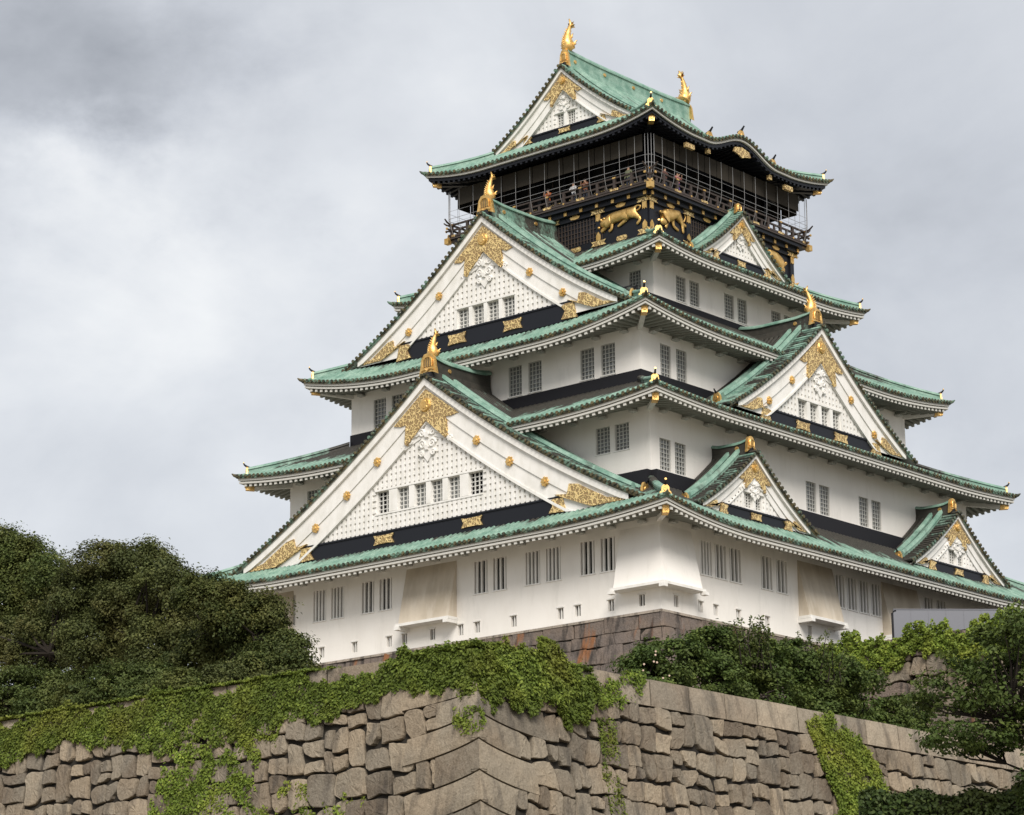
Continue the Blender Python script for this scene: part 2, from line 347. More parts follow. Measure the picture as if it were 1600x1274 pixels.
# stone dropping boxes of storey 1
def drop(side, a, b, v, zt=4.3, zb=.92, o=.72, corner=0):
    mb = MB(side); th = .0
    P = [(a, v-.02, zt), (b, v-.02, zt), (b, v+o, zb), (a, v+o, zb), (a, v-.02, zb), (b, v-.02, zb)]
    mb.add(P, [(0, 3, 2, 1), (0, 4, 3), (1, 2, 5), (3, 4, 5, 2)], 'shaded_beige')
    mb.box(a-.12, b+.12, v+.0, v+o+.16, zb-.16, zb, 'trim')
    for x in (a+.05, b-.05): mb.box(x-.16, x+.16, v+.002, v+o+.24, zb-.36, zb-.165, 'trim')
    return mb.build('stone_drop_box', w1)
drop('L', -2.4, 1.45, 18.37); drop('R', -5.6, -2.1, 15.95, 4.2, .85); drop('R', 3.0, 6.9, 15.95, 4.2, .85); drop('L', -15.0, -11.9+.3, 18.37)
def corner_drop():
    mb = MB(); o = .72; zt, zb = 4.3, .9; xa, xb, ya, yb = 13.3, 15.95, -15.6, -18.37
    P = [(xa, yb+.02, zt), (xb-.02, yb+.02, zt), (xb-.02, ya, zt), (xa, yb-o, zb), (xb+o, yb-o, zb), (xb+o, ya, zb), (xa, yb+.02, zb), (xb-.02, ya, zb), (xb-.02, yb+.02, zb)]
    mb.add(P, [(0, 3, 4, 1), (1, 4, 5, 2), (0, 6, 3), (2, 5, 7), (3, 6, 8, 4), (4, 8, 7, 5)], 'plaster')
    for (x0, x1, y0, y1) in ((xa-.12, xb+o+.14, yb-o-.14, yb), (xb, xb+o+.14, yb+.001, ya+.12)):
        mb.box(x0, x1, y0, y1, zb-.15, zb, 'trim')
    for (cx, cy) in ((xb+o+.05, yb-o-.05), (xa, yb-o-.12), (xb+o+.12, ya)): mb.box(cx-.17, cx+.17, cy-.17, cy+.17, zb-.34, zb-.153, 'trim')
    return mb.build('stone_drop_box', w1)
corner_drop()

# ---- tier roofs
PIT_T = .36
def make_roof(a, b, zE, ai, bi, zT, U, Lc, zwall, dark=.5, kar=False, blk=False, wai=None, wbi=None, tag_='roof', flo=.06, dzr=0.0):
    """a,b eave half sizes; ai,bi inner half sizes at top zT; wai,wbi the wall below (for soffit)"""
    def side_dims(side): return (a, b, ai, bi) if side in 'LB' else (b, a, bi, ai)
    def upl(c): return U*np.clip(1-c/Lc, 0, 1)**2
    def bump(u): return 1.12*np.where(np.abs(u) < 3.7, .5*(1+np.cos(pi*u/3.7)), 0)
    def zf(side, u, t):
        A, E, Ai, Ei = side_dims(side); hl = A+(Ai-A)*t; c = hl-np.abs(u)
        dz = dzr if side in 'RW' else 0.0
        z = zE+dz+(zT-zE-dz)*(.95*t+.05*t*t)+upl(c)*(1-t)**1.5*(U-dz)/U
        if kar and side in 'RW': z = np.maximum(z, zE+.02+.9*bump(u)+.25*t)
        return z
    roof = MB(); eav = MB()
    fm = 'trim' if not blk else 'eave'
    for side in 'LRBW':
        A, E, Ai, Ei = side_dims(side); roof.side = side; eav.side = side
        nt_, nu = 9, 61
        t = np.linspace(0, 1, nt_)[:, None]; sgrid = np.linspace(-1, 1, nu)[None, :]
        hl = A+(Ai-A)*t; u = hl*sgrid; v = (E+(Ei-E)*t)+0*u; z = zf(side, u, t+0*u)
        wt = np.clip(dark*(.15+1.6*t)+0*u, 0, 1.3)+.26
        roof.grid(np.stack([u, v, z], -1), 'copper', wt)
        # ribs of round tiles
        n = int(2*A/PIT_T)
        for i in range(n+1):
            ui = -A+.12+(2*A-.24)*i/n
            tm = 1.0 if abs(ui) <= Ai else max(.03, (A-abs(ui))/(A-Ai))
            tt = np.linspace(0, tm, 5 if tm > .3 else 3)
            P = np.stack([ui+0*tt, E+(Ei-E)*tt, zf(side, ui+0*tt, tt)+.03], -1)
            P[0, 1] += .06
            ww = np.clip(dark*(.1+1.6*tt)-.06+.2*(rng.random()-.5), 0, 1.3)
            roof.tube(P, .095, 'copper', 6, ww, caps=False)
            roof.disc(P[0]+V3(0, -.02, -.01), (0, 1, 0), .118, .05, 'edge', 8)
        # eave edge strips follow the curve
        uu = np.linspace(-1, 1, 81)
        def strip(off, zo, w, h, m, mb=eav):
            Ae = A-off; ue = uu*Ae
            ze = zf(side, ue/Ae*A, 0*ue)
            P = np.stack([ue, 0*ue+E-off, ze+zo], -1)
            # profile (v inward, z down); mitred at corners by moving inner points
            pr = []
            for dv, dz in ((0, 0), (0, -h), (-w, -h), (-w, 0)):
                Q = P.copy(); Q[:, 1] += dv; Q[:, 0] = uu*(Ae+dv); Q[:, 2] += dz; pr.append(Q)
            G = np.stack(pr, 1); mb.grid(G, m, close=True)
        strip(-.02, -.035, .5, .10, 'edge', roof)
        if not blk:
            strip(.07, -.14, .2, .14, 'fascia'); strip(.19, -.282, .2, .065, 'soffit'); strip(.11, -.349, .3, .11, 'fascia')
        else:
            strip(.07, -.14, .3, .13, 'fascia'); strip(.2, -.292, .35, .20, 'black')
        # soffit and rafters
        wl = (wai if side in 'LB' else wbi); wv = (wbi if side in 'LB' else wai)
        mm, rm = ('soffit', 'soffit') if not blk else ('black', 'black'); sl_ = .72
        tt = np.linspace(0, 1, 4)[:, None]; o2 = .3
        hl = (A-o2)+(wl-(A-o2))*tt; ug = hl*uu[None, :]; vg = (E-o2)+(wv-(E-o2))*tt+0*ug
        zb_ = zf(side, (A)*uu, 0*uu)[None, :]*(1-tt)+(zE)*tt-.47+sl_*tt
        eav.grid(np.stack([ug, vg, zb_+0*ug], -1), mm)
        nr = int(2*(A-.6)/.43)
        for i in range(nr+1):
            ui = -(A-.62)+2*(A-.62)*i/nr
            tm = 1.0 if abs(ui) <= wl else max(.12, (A-o2-abs(ui))/(A-o2-wl))
            pts = []
            for q in (0, tm):
                z = (zf(side, np.array([ui]), np.array([0.]))[0])*(1-q)+zE*q-.46+sl_*q
                pts.append((ui, (E-.22)+(wv-(E-.22))*q, z))
            eav.sweep(pts, [(-.085, -.15), (.085, -.15), (.085, .02), (-.085, .02)], (1, 0, 0), (0, 0, 1), rm, caps=True)
            if not blk: eav.box(ui-.095, ui+.095, E-.24, E-.17, pts[0][2]-.16, pts[0][2]-.002, 'fascia')
        if not blk:   # bracket blocks at wall top
            for i in range(int(2*wl/2.0)):
                x = -wl+1.0+i*(2*wl-2.0)/max(1, int(2*wl/2.0)-1)
                eav.box(x-.13, x+.13, wv+.004, wv+.75, zE-.06, zE+.10, 'soffit'); eav.box(x-.2, x+.2, wv+.004, wv+.36, zE-.16, zE-.064, 'eave')
            eav.box(-wl, wl, wv+.003, wv+.12, zE+.11, zE+.30, 'soffit')
        # flashing up to next wall
        if zwall > zT+.02: roof.box(-Ai-.05, Ai+.05, Ei-.05, Ei+flo, zT-.25, zwall, 'flash')
    roof.side = None; eav.side = None
    ro = roof.build(tag_, keep, smooth=False)
    # hip rafters with gilded ends, corner tips
    for sx in (-1, 1):
        for sy in (-1, 1):
            zt_ = zE+U
            p0 = V3(sx*(wai-.1), sy*(wbi-.1), zE+.05); p1 = V3(sx*(a-.75), sy*(b-.75), zt_-.68); p2 = V3(sx*(a-.40), sy*(b-.40), zt_-.64)
            dd = (p2-p0); dd[2] = 0; dd /= np.linalg.norm(dd); sd_ = np.cross(dd, (0, 0, 1))
            eav.sweep([p0, p1], [(-.14, -.2), (.14, -.2), (.14, .14), (-.14, .14)], sd_, (0, 0, 1), 'trim' if not blk else 'black')
            mg = MB(); mg.sweep([p1-dd*.05, p2], [(-.17, -.24), (.17, -.24), (.17, .17), (-.17, .17)], sd_, (0, 0, 1), 'gold')
            mg.disc(p2, dd, .12, .04, 'gold', 10); mg.build('rafter_cap', ro)
            roof_tip = MB(); pt = V3(sx*a, sy*b, zt_)
            roof_tip.tube([pt-dd*.35+V3(0, 0, -.02), pt-dd*.05, pt+dd*.16+V3(0, 0, .06), pt+dd*.30+V3(0, 0, .16)], [.15, .14, .09, .03], 'edge', 8)
            # hip ridge
            ts = np.linspace(.10, .985, 12); P = []
            for t in ts:
                hx = a+(ai-a)*t; hy = b+(bi-b)*t; P.append((sx*hx, sy*hy, zf('L', np.array([hx]), np.array([t]))[0]))
            P = np.array(P); P[:, 2] += .02
            roof_tip.sweep(P, [(-.17, -.1), (.17, -.1), (.17, .20), (.24, .21), (.22, .30), (.10, .38), (-.10, .38), (-.22, .30), (-.24, .21), (-.17, .20)], sd_, (0, 0, 1), 'copper', np.linspace(.1, .75*dark+.1, 12))
            roof_tip.build('hip_ridge', ro)
            g = MB(); q = P[0]+dd*.02
            g.T = (lambda X, q=q, dd=dd, sd_=sd_: q+.8*(X[:, :1]*sd_+X[:, 1:2]*dd+X[:, 2:3]*V3(0, 0, 1)))
            g.prism([(-.30, -.12), (.30, -.12), (.27, .12), (.24, .40), (.12, .52), (-.12, .52), (-.24, .40), (-.27, .12)], -.02, .12, 'gold')
            g.disc((0, .12, .22), (0, 1, 0), .15, .05, 'gold', 10)
            g.prism([(-.42, -.14), (-.30, -.14), (-.28, .1), (-.36, .06)], .0, .10, 'gold'); g.prism([(.42, -.14), (.36, .06), (.28, .1), (.30, -.14)], .0, .10, 'gold')
            g.tube([(0, -.15, .46), (0, .05, .54), (0, .25, .68), (0, .34, .82)], [.09, .09, .07, .05], 'flash', 8)
            g.disc((0, .30, .84), (0, 1, .25), .085, .06, 'gold', 12)
            g.build('ridge_end_ornament', ro)
    eav.build('eaves', ro)
    return ro
r1 = make_roof(18.4, 20.85, 4.49, 13.97, 16.41, 7.1, .52, 8.5, 7.78, .72, wai=15.95, wbi=18.37, flo=.42, dzr=-.24)
r2 = make_roof(16.29, 18.76, 11.36, 11.36, 13.76, 13.8, .55, 8.0, 14.56, .8, wai=13.97, wbi=16.41, dzr=.24)
r3 = make_roof(13.51, 15.95, 17.02, 8.5, 10.95, 20.3, 1.03, 8.5, 20.75, .66, wai=11.36, wbi=13.76, dzr=.37)
r4 = make_roof(10.7, 10.83, 22.98, 7.36, 7.52, 25.0, .64, 6.0, 25.15, .38, wai=8.5, wbi=8.65, dzr=.22)
r5 = make_roof(9.28, 9.35, 31.78, 5.66, 6.6, 33.4, .62, 5.0, 33.3, .12, kar=True, blk=True, wai=6.5, wbi=6.6)

# ---- gables
FISH = None
def fish_mesh():
    mb = MB()
    n = 22; s = np.linspace(0, 1, n)
    y = .02+.42*np.sin(s*2.6)*(1-s*.35)-.25*s; z = .12+1.75*s-.15*np.sin(pi*s)
    r = .345*(1-s)**.75*(1+.35*np.sin(pi*np.clip(s*1.6, 0, 1)))+.07
    mb.tube(np.stack([0*s, y, z], -1), r, 'gold', 10)
    # head: jaw, snout, eyes, whisker fins
    mb.tube([(0, .05, .30), (0, .30, .14), (0, .50, .10)], [.30, .22, .12], 'gold', 9)
    mb.tube([(0, .10, .10), (0, .34, .0), (0, .44, -.02)], [.20, .13, .06], 'gold', 8)
    for sx in (-1, 1):
        mb.disc((sx*.20, .22, .34), (sx, .5, .2), .07, .06, 'gold', 8)
        mb.prism([(sx*.1, .45), (sx*.72, .62), (sx*.55, .48), (sx*.66, .38), (sx*.46, .32), (sx*.50, .2), (sx*.12, .25)], .05, .12, 'gold')
        mb.prism([(sx*.1, .95), (sx*.45, 1.15), (sx*.36, .98), (sx*.42, .88), (sx*.1, .80)], .12, .18, 'gold')
    # dorsal spikes along the back
    for i in range(3, n-4, 2):
        yy, zz = y[i], z[i]; rr = r[i]
        mb.add([(-.03, yy+rr*.7, zz-.09), (.03, yy+rr*.7, zz-.09), (0, yy+rr+.20, zz+.09), (-.03, yy+rr*.7, zz+.09), (.03, yy+rr*.7, zz+.09)], [(0, 1, 2), (0, 2, 3), (1, 4, 2), (3, 2, 4), (0, 3, 4, 1)], 'gold')
    for i in range(5, n-4, 3):
        yy, zz = y[i], z[i]; rr = r[i]
        mb.add([(-.03, yy-rr*.7, zz-.07), (.03, yy-rr*.7, zz-.07), (0, yy-rr-.16, zz+.1), (-.03, yy-rr*.7, zz+.07), (.03, yy-rr*.7, zz+.07)], [(0, 1, 2), (0, 2, 3), (1, 4, 2), (3, 2, 4), (0, 3, 4, 1)], 'gold')
    # tail fan, curling inward
    yt, zt = y[-1], z[-1]
    def fan(pts, w):
        n = len(pts); P = [(-w, p, q) for p, q in pts]+[(w, p, q) for p, q in pts]
        mb.add(P, [tuple(range(n)), tuple(range(2*n-1, n-1, -1))]+[(i, i+n, (i+1) % n+n, (i+1) % n) for i in range(n)], 'gold')
    fan([(yt-.04, zt-.22), (yt+.10, zt-.1), (yt+.02, zt+.12), (yt+.10, zt+.46), (yt-.10, zt+.28), (yt-.32, zt+.36), (yt-.26, zt+.14), (yt-.48, zt+.02), (yt-.24, zt-.06)], .045)
    for sx in (-1, 1):
        mb.add([(0, yt, zt-.15), (sx*.34, yt-.12, zt+.02), (sx*.20, yt-.06, zt+.1), (sx*.26, yt-.1, zt+.3), (0, yt-.03, zt+.12), (0, yt+.05, zt+.0)], [(0, 1, 2, 5), (5, 2, 3, 4), (0, 5, 4, 3, 2, 1)], 'gold')
    return mb
def fish(parent, side, uc, v, z, s=1.0, flip=False):
    mb = fish_mesh(); src = MB(side)
    for P, w in zip(mb.v, mb.w): pass
    P = np.concatenate(mb.v)*s
    if flip: P = P*np.array((1, -1, 1))
    P = P+np.array((uc, v, z))
    src.add(P, mb.f if not flip else [tuple(reversed(f)) for f in mb.f], 'gold')
    return src.build('fish_statue', parent, smooth=True)

def gable(side, uc, vb, vp, vback, w, zf_, za, bw, latz, lath, win=None, wz=None, beamz=None, orn=1.0, bosses=(), rid=(1.0, 1.4), fish_s=None, twin=False, dark=.45, plaques=(), sorn=1.0, ridback=None, verge=1.1):
    """uc lateral centre; vb barge plane; vp panel plane; w foot half width; zf_ foot z; za apex; bw vertical board width;
       latz lattice bottom, lath lattice half width"""
    c = .24
    def zc(s_): return za-(za-zf_)*((1+c)*s_-c*s_*s_)
    def T(X): X = X.copy(); X[:, 0] += uc; return X
    S = np.linspace(0, 1.06, 26)
    root = MB(side); root.T = T
    top = .34*sorn if sorn < 1 else .34
    # roof slab on both sides
    for sg in (-1, 1):
        Sg = np.linspace(0, 1.08, 22); U_ = sg*Sg*w; Zc = zc(Sg)+top
        vv = np.array([vb+.16, vback]); G = np.stack([np.stack([U_, 0*U_+x, Zc], -1) for x in vv], 0)
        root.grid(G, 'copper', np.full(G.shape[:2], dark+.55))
        Gu = G.copy(); Gu[..., 2] -= .20; Gu[1, :, 1] = vb-1.2 if not twin else vb-1.2; Gu[0, :, 1] = vb+.10
        root.grid(Gu, 'eave', np.full(G.shape[:2], 0))
        # verge edge: dark strip with round tile ends
        E0 = np.stack([U_, 0*U_+vb+.16, Zc], -1); E1 = E0.copy(); E1[:, 2] -= .20; E1[:, 1] -= .04; root.grid(np.stack([E0, E1], 0), 'edge')
        # verge tiles run square to the board
        arc = np.concatenate([[0], np.cumsum(np.hypot(np.diff(U_), np.diff(Zc)))]); nv_ = int(arc[-1]/.34)
        for k_ in range(nv_+1):
            a_ = (k_+.4)/nv_*arc[-1]*.995; uu = np.interp(a_, arc, U_); zz = np.interp(a_, arc, Zc)
            root.tube([(uu, vb+.21, zz+.04), (uu, vb-verge, zz+.04)], .095, 'copper', 6, dark*.9+.3*(rng.random()-.5), caps=False)
            root.disc((uu, vb+.19, zz+.03), (0, 1, 0), .115, .05, 'edge', 8)
        # descending ridges
        sw = .16 if sorn >= 1 else .12
        for dv, hh, s1 in ((verge+.28, .30, .97), (verge+.28+6.0*sw, .22, .97)):
            m_ = Sg <= s1; Pp = np.stack([U_[m_], 0*U_[m_]+vb-dv, Zc[m_]+.02], -1)
            root.sweep(Pp, [(-sw, -.1), (sw, -.1), (sw, hh*.6), (sw*1.3, hh*.65), (sw*.7, hh+.1), (-sw*.7, hh+.1), (-sw*1.3, hh*.65), (-sw, hh*.6)], (0, 1, 0), (0, 0, 1), 'copper', np.full(m_.sum(), dark*.45))
        # field ribs running down the slope
        v0 = vb-verge-.28-7.6*sw
        vlist = np.arange(v0, vback, -PIT_T)
        for vv_ in vlist:
            root.tube(np.stack([U_, 0*U_+vv_, Zc+.03], -1)[::2], .095, 'copper', 6, dark+.16+.5*(rng.random()-.5), caps=False)
    go = root.build('gable', keep)
    # white barge boards
    bb = MB(side); bb.T = T
    for sg in (-1, 1):
        s_ = S[S <= 1.001]
        def band(z0, z1, v0, v1, m):
            U_ = sg*s_*w; Z = zc(s_); 
            lo = np.maximum(Z-z1, zf_-.02-0*Z) ; hi = np.maximum(Z-z0, zf_-.02)
            G = np.stack([np.stack([U_, 0*U_+v1, hi], -1), np.stack([U_, 0*U_+v1, lo], -1), np.stack([U_, 0*U_+v0, lo], -1), np.stack([U_, 0*U_+v0, hi], -1)], 1)
            bb.grid(G, m, close=True)
        rimh = .20*bw
        band(-.13, rimh*.62, vp-.1, vb+.04, 'trim'); band(rimh*.64, bw*.58, vp-.1, vb-.12, 'trim'); band(bw*.585, bw*.99, vp-.1, vb-.19, 'trim'); band(bw*.992, bw*1.07, vp-.1, vb-.13, 'trim')
    bb.build('barge_board', go)
    # lattice panel
    lp = MB(side); lp.T = T
    def zin(u): return zc(np.abs(u)/w)-bw*1.0
    ztop = zin(0.0)
    holes = []
    if win:
        for (a_, b_) in win: holes.append((a_, b_, wz[0], wz[1]))
    uw = (min(h[0] for h in holes)-.12, max(h[1] for h in holes)+.12, wz[0]-.10, wz[1]+.12) if holes else None
    nu = int(2*lath/.36) if orn >= .9 else int(2*lath/.30); pu = 2*lath/nu; bwid = pu*.56
    # back sheet in strips, skipping windows
    edges = sorted(set(list(np.linspace(-lath-.1, lath+.1, 41))+[h[0] for h in holes]+[h[1] for h in holes]))
    for a_, b_ in zip(edges, edges[1:]):
        mu = (a_+b_)/2; z1a, z1b = max(latz+.01, zin(a_)+.2), max(latz+.01, zin(b_)+.2)
        hit = [h for h in holes if h[0] < mu < h[1]]
        if hit:
            lp.add([(a_, vp, latz-.1), (b_, vp, latz-.1), (b_, vp, hit[0][2]), (a_, vp, hit[0][2])], [(3, 2, 1, 0)], 'trim')
            lp.add([(a_, vp, hit[0][3]), (b_, vp, hit[0][3]), (b_, vp, z1b), (a_, vp, z1a)], [(3, 2, 1, 0)], 'trim')
        else: lp.add([(a_, vp, latz-.1), (b_, vp, latz-.1), (b_, vp, z1b), (a_, vp, z1a)], [(3, 2, 1, 0)], 'trim')
    for h in holes:
        a_, b_, c_, d_ = h; v_ = vp; w_ = vp-.25
        lp.add([(a_, v_, c_), (b_, v_, c_), (b_, v_, d_), (a_, v_, d_), (a_, w_, c_), (b_, w_, c_), (b_, w_, d_), (a_, w_, d_)], [(0, 4, 5, 1), (1, 5, 6, 2), (2, 6, 7, 3), (3, 7, 4, 0)], 'trim')
    th = .11 if orn >= .9 else .08
    for i in range(nu+1):
        x = -lath+i*pu; z1 = zin(abs(x)+bwid/2)+.12
        if z1 < latz+.1: continue
        segs = [(latz, z1)]
        if uw and uw[0] < x < uw[1]: segs = [(latz, uw[2]), (uw[3], z1)]
        for (q0, q1) in segs:
            if q1 > q0+.05: lp.box(x-bwid/2, x+bwid/2, vp+.002, vp+th, q0, q1, 'trim')
    zz = latz+pu*.5
    while zz < ztop-.1:
        # half width at this height
        us = np.linspace(0, lath+1, 200); ok = us[zin(us) > zz-.1]; hw = ok.max() if len(ok) else 0
        if hw > .15:
            segs = [(-hw, hw)]
            if uw and uw[2] < zz < uw[3]: segs = [(-hw, uw[0]), (uw[1], hw)]
            for q0, q1 in segs:
                if q1 > q0+.1: lp.box(q0, q1, vp+.004, vp+th-.022, zz-bwid*.42, zz+bwid*.42, 'trim')
        zz += pu
    if uw:
        lp.box(uw[0], uw[1], vp+.003, vp+th+.03, uw[3]-.10, uw[3]+.02, 'trim'); lp.box(uw[0], uw[1], vp+.003, vp+th+.03, uw[2]-.02, uw[2]+.08, 'trim')
        for (h0, h1) in zip(sorted(holes)[:-1], sorted(holes)[1:]): lp.box(h0[1], h1[0], vp+.003, vp+th+.01, wz[0], wz[1], 'trim')
    lpo = lp.build('lattice_panel', go)
    for (a_, b_) in (win or []):
        window(side, (a_+uc, b_+uc, wz[0], wz[1]), vp, go, 'gable', .25)
    # black beam
    bm_ = MB(side); bm_.T = T; bz = beamz
    ub = lath+.35*orn
    bm_.prism([(-ub-.5*orn, bz), (ub+.5*orn, bz), (ub-.1, latz), (-ub+.1, latz)], vp-.05, vp+.16, 'black'); bm_.box(-ub, ub, vp+.17, vp+.22, latz-.10, latz-.003, 'black')
    bm_.box(-w*1.0, w*1.0, vp-.3, vp+.12, bz-.8, bz-.004, 'flash')
    bm_.build('beam', go)
    hgt = (latz-bz)
    for x in plaques:
        g = MB(side); g.T = T; q = .78*orn; h2 = hgt*.29; zm = (latz+bz)/2
        g.prism([(x-q, zm-h2), (x-q*.5, zm-h2*.86), (x+q*.5, zm-h2*.86), (x+q, zm-h2), (x+q*.80, zm), (x+q, zm+h2), (x+q*.5, zm+h2*.86), (x-q*.5, zm+h2*.86), (x-q, zm+h2), (x-q*.80, zm)], vp+.165, vp+.24, 'fil'); g.build('gold_plaque', go)
    # apex openwork: a chevron
    g = MB(side); g.T = T; o_ = orn
    s1 = 2.5*o_/w; zt0 = zc(0)-.22*bw
    za1 = zc(s1)-.20*bw
    g.prism([(0, zt0), (s1*w, za1), (s1*w*.78, za1-.10*o_), (s1*w*.62, zc(s1*.62)-bw*.52), (s1*w*.66, zc(s1*.66)-bw*.98), (s1*w*.60, zc(s1*.60)-bw*1.08), (0, zc(0)-bw*1.02),
             (-s1*w*.60, zc(s1*.60)-bw*1.08), (-s1*w*.66, zc(s1*.66)-bw*.98), (-s1*w*.62, zc(s1*.62)-bw*.52), (-s1*w*.78, za1-.10*o_), (-s1*w, za1)], vb-.20, vb-.04, 'fil')
    g.disc((0, vb-.04, zt0-.95*o_*(1 if o_ > .9 else .8)), (0, 1, 0), .42*o_, .10, 'gold', 20); g.disc((0, vb+.05, zt0-.95*o_*(1 if o_ > .9 else .8)), (0, 1, 0), .30*o_, .05, 'gold', 20, rim=[1, .8])
    g.build('apex_ornament', go)
    # foot openwork
    for sg in (-1, 1):
        g = MB(side); g.T = T
        uo = w*.985; ui = lath*.99; um = ui+.30*bw*.9; zo = zf_+.06
        pts = [(uo, zo), (w*.87, zc(.87)-.24*bw), (w*.74, max(zc(.74)-.24*bw, zo+.1)), (w*.70, zc(.70)-.34*bw), (w*.69, zc(.69)-.62*bw), (ui+.02, latz+.03*bw+.02), (ui+.5*o_, latz-.1*hgt), (w*.80, zo)]
        g.prism([(sg*p, q) for p, q in (pts if sg > 0 else pts)], vb-.20, vb-.03, 'fil')
        pts = [(ui+.55*o_, latz-.12*hgt), (ui-.10*o_, latz-.12*hgt), (ui-.45*o_, latz-.2*hgt), (ui-.15*o_, (latz+bz)/2), (ui-.45*o_, bz+.1*hgt), (ui+.8*o_, bz+.05*hgt)]
        g.prism([(sg*p, q) for p, q in pts], vp+.165, vp+.26, 'fil')
        g.build('foot_ornament', go)
    for x in bosses:
        for sg in (-1, 1):
            g = MB(side); g.T = T; z_ = zc(x/w)-bw*.60
            g.disc((sg*x, vb-.125, z_), (0, 1, 0), .30*o_, .10, 'gold', 24, rim=[1, .95, .72]); g.disc((sg*x, vb-.03, z_), (0, 1, 0), .11*o_, .06, 'gold', 12); g.build('gold_flower', go)
    # carved pendant under the apex
    cv = MB(side); cv.T = T; zc0 = zc(0)-bw*1.05; k_ = o_
    def curl(cx, cz, r, sg, turns=1.6, thick=.07):
        th_ = np.linspace(0, turns*2*pi, int(14*turns)); rr = r*(1-th_/(turns*2*pi)*.85)
        cv.tube(np.stack([cx+sg*rr*np.cos(th_), 0*th_+vp+th+.08, cz+rr*np.sin(th_)], -1), thick*k_, 'trim', 6)
    for (cx, cz, r) in ((0.42, -.62, .26), (.85, -.55, .30), (1.35, -.95, .26), (1.75, -1.25, .20), (.38, -1.3, .28), (.45, -1.85, .2)):
        for sg in (-1, 1): curl(sg*cx*k_, zc0+cz*k_, r*k_, sg)
    cv.prism([(0, zc0+.0), (.40*k_, zc0-.6*k_), (.62*k_, zc0-1.3*k_), (.30*k_, zc0-2.0*k_), (0, zc0-2.35*k_), (-.30*k_, zc0-2.0*k_), (-.62*k_, zc0-1.3*k_), (-.40*k_, zc0-.6*k_)], vp+th*.5, vp+th+.06, 'trim')
    for sg in (-1, 1):
        cv.prism([(sg*.4*k_, zc0-.25*k_), (sg*1.0*k_, zc0-.42*k_), (sg*2.3*k_, zc0-1.35*k_), (sg*2.1*k_, zc0-1.6*k_), (sg*1.2*k_, zc0-1.15*k_), (sg*.5*k_, zc0-.9*k_)], vp+th*.5, vp+th+.05, 'trim')
    cv.disc((0, vp+th+.05, zc0-.75*k_), (0, 1, 0), .25*k_, .14, 'trim', 12, rim=[1, .7]); cv.disc((0, vp+th+.05, zc0-1.5*k_), (0, 1, 0), .22*k_, .12, 'trim', 12, rim=[1, .7])
    cv.build('carved_pendant', go)
    # ridge
    rb = ridback if ridback is not None else vback
    rg = MB(side); rg.T = T; h0, h1 = top-.1, rid[0]
    vv = np.linspace(vb-.45, rb, 14); q = (vv-vv[0])/(vv[-1]-vv[0]); 
    sor = .22*orn*(np.clip(1-q*3, 0, 1)**2+(np.clip(q*3-2, 0, 1)**2))
    P = np.stack([0*vv, vv, za+h0+0*vv], -1); hh = h1-h0; tw = .22 if orn >= .9 else .16
    prof = [(-tw*1.5, -.12), (tw*1.5, -.12), (tw*1.1, hh*.25), (tw, hh*.3), (tw, hh*.72), (tw*1.45, hh*.76), (tw*1.4, hh*.86), (tw*.6, hh), (-tw*.6, hh), (-tw*1.4, hh*.86), (-tw*1.45, hh*.76), (-tw, hh*.72), (-tw, hh*.3), (-tw*1.1, hh*.25)]
    pr = np.array(prof); G = P[:, None, :]+pr[None, :, :1]*V3(1, 0, 0)+np.maximum(pr[None, :, 1:2], -.12)*V3(0, 0, 1)+(sor[:, None, None]*(pr[None, :, 1:2] > hh*.5))*V3(0, 0, 1)
    Wt = np.tile(np.where(pr[:, 1] > hh*.74, .05+.3*dark, .14+1.2*dark), (len(vv), 1))
    k2 = len(pr); rg.add(G.reshape(-1, 3), [(i*k2+j, (i+1)*k2+j, (i+1)*k2+(j+1) % k2, i*k2+(j+1) % k2) for i in range(len(vv)-1) for j in range(k2)]+[tuple(range(k2)), tuple(range(len(vv)*k2-1, (len(vv)-1)*k2-1, -1))], 'copper', Wt.ravel())
    ro_ = rg.build('ridge', go)
    nb = max(1, int(abs(rb-vb)/3.0))
    for i in range(nb):
        for sg in (-1, 1):
            g = MB(side); g.T = T; v_ = vb-1.9*orn-i*3.0
            if v_ > rb+.3:
                g.disc((sg*tw, v_, za+h0+hh*.5), (sg, 0, 0), .13, .06, 'gold', 12); g.build('gold_boss', ro_)
    for end in ([0, 1] if twin else [0]):
        vf = vb-.42 if end == 0 else rb-.0; dv = 1 if end == 0 else -1
        g = MB(side); g.T = T; W_ = .62*orn if orn < .9 else .62; zb_ = za+.42*sorn if sorn < 1 else za+.50; zt_ = zb_+rid[1]
        Hh = zt_-zb_
        prf = [(-W_*1.12, zb_-.12), (-W_*.55, zb_+.04), (0, zb_-.05), (W_*.55, zb_+.04), (W_*1.12, zb_-.12), (W_*.95, zb_+Hh*.3), (W_*.82, zb_+Hh*.72), (W_*.5, zt_-.05), (0, zt_), (-W_*.5, zt_-.05), (-W_*.82, zb_+Hh*.72), (-W_*.95, zb_+Hh*.3)]
        a0, a1 = (vf, vf+.16) if dv > 0 else (vf-.16, vf)
        g.prism(prf, a0, a1, 'gold')
        f0, f1 = (vf+.16, vf+.21) if dv > 0 else (vf-.21, vf-.16)
        # raised rim and inner grille
        th2 = np.linspace(0, pi, 9)
        arch = [(-W_*.52, zb_+Hh*.30)]+[(-W_*.52*cos(x), zb_+Hh*.58+W_*.42*sin(x)) for x in th2]+[(W_*.52, zb_+Hh*.30)]
        g.tube([(p, f1 if dv > 0 else f0, q_) for p, q_ in arch], .045, 'gold', 6)
        g.prism(arch, f0-.0, f1-.03 if dv > 0 else f1, 'brown')
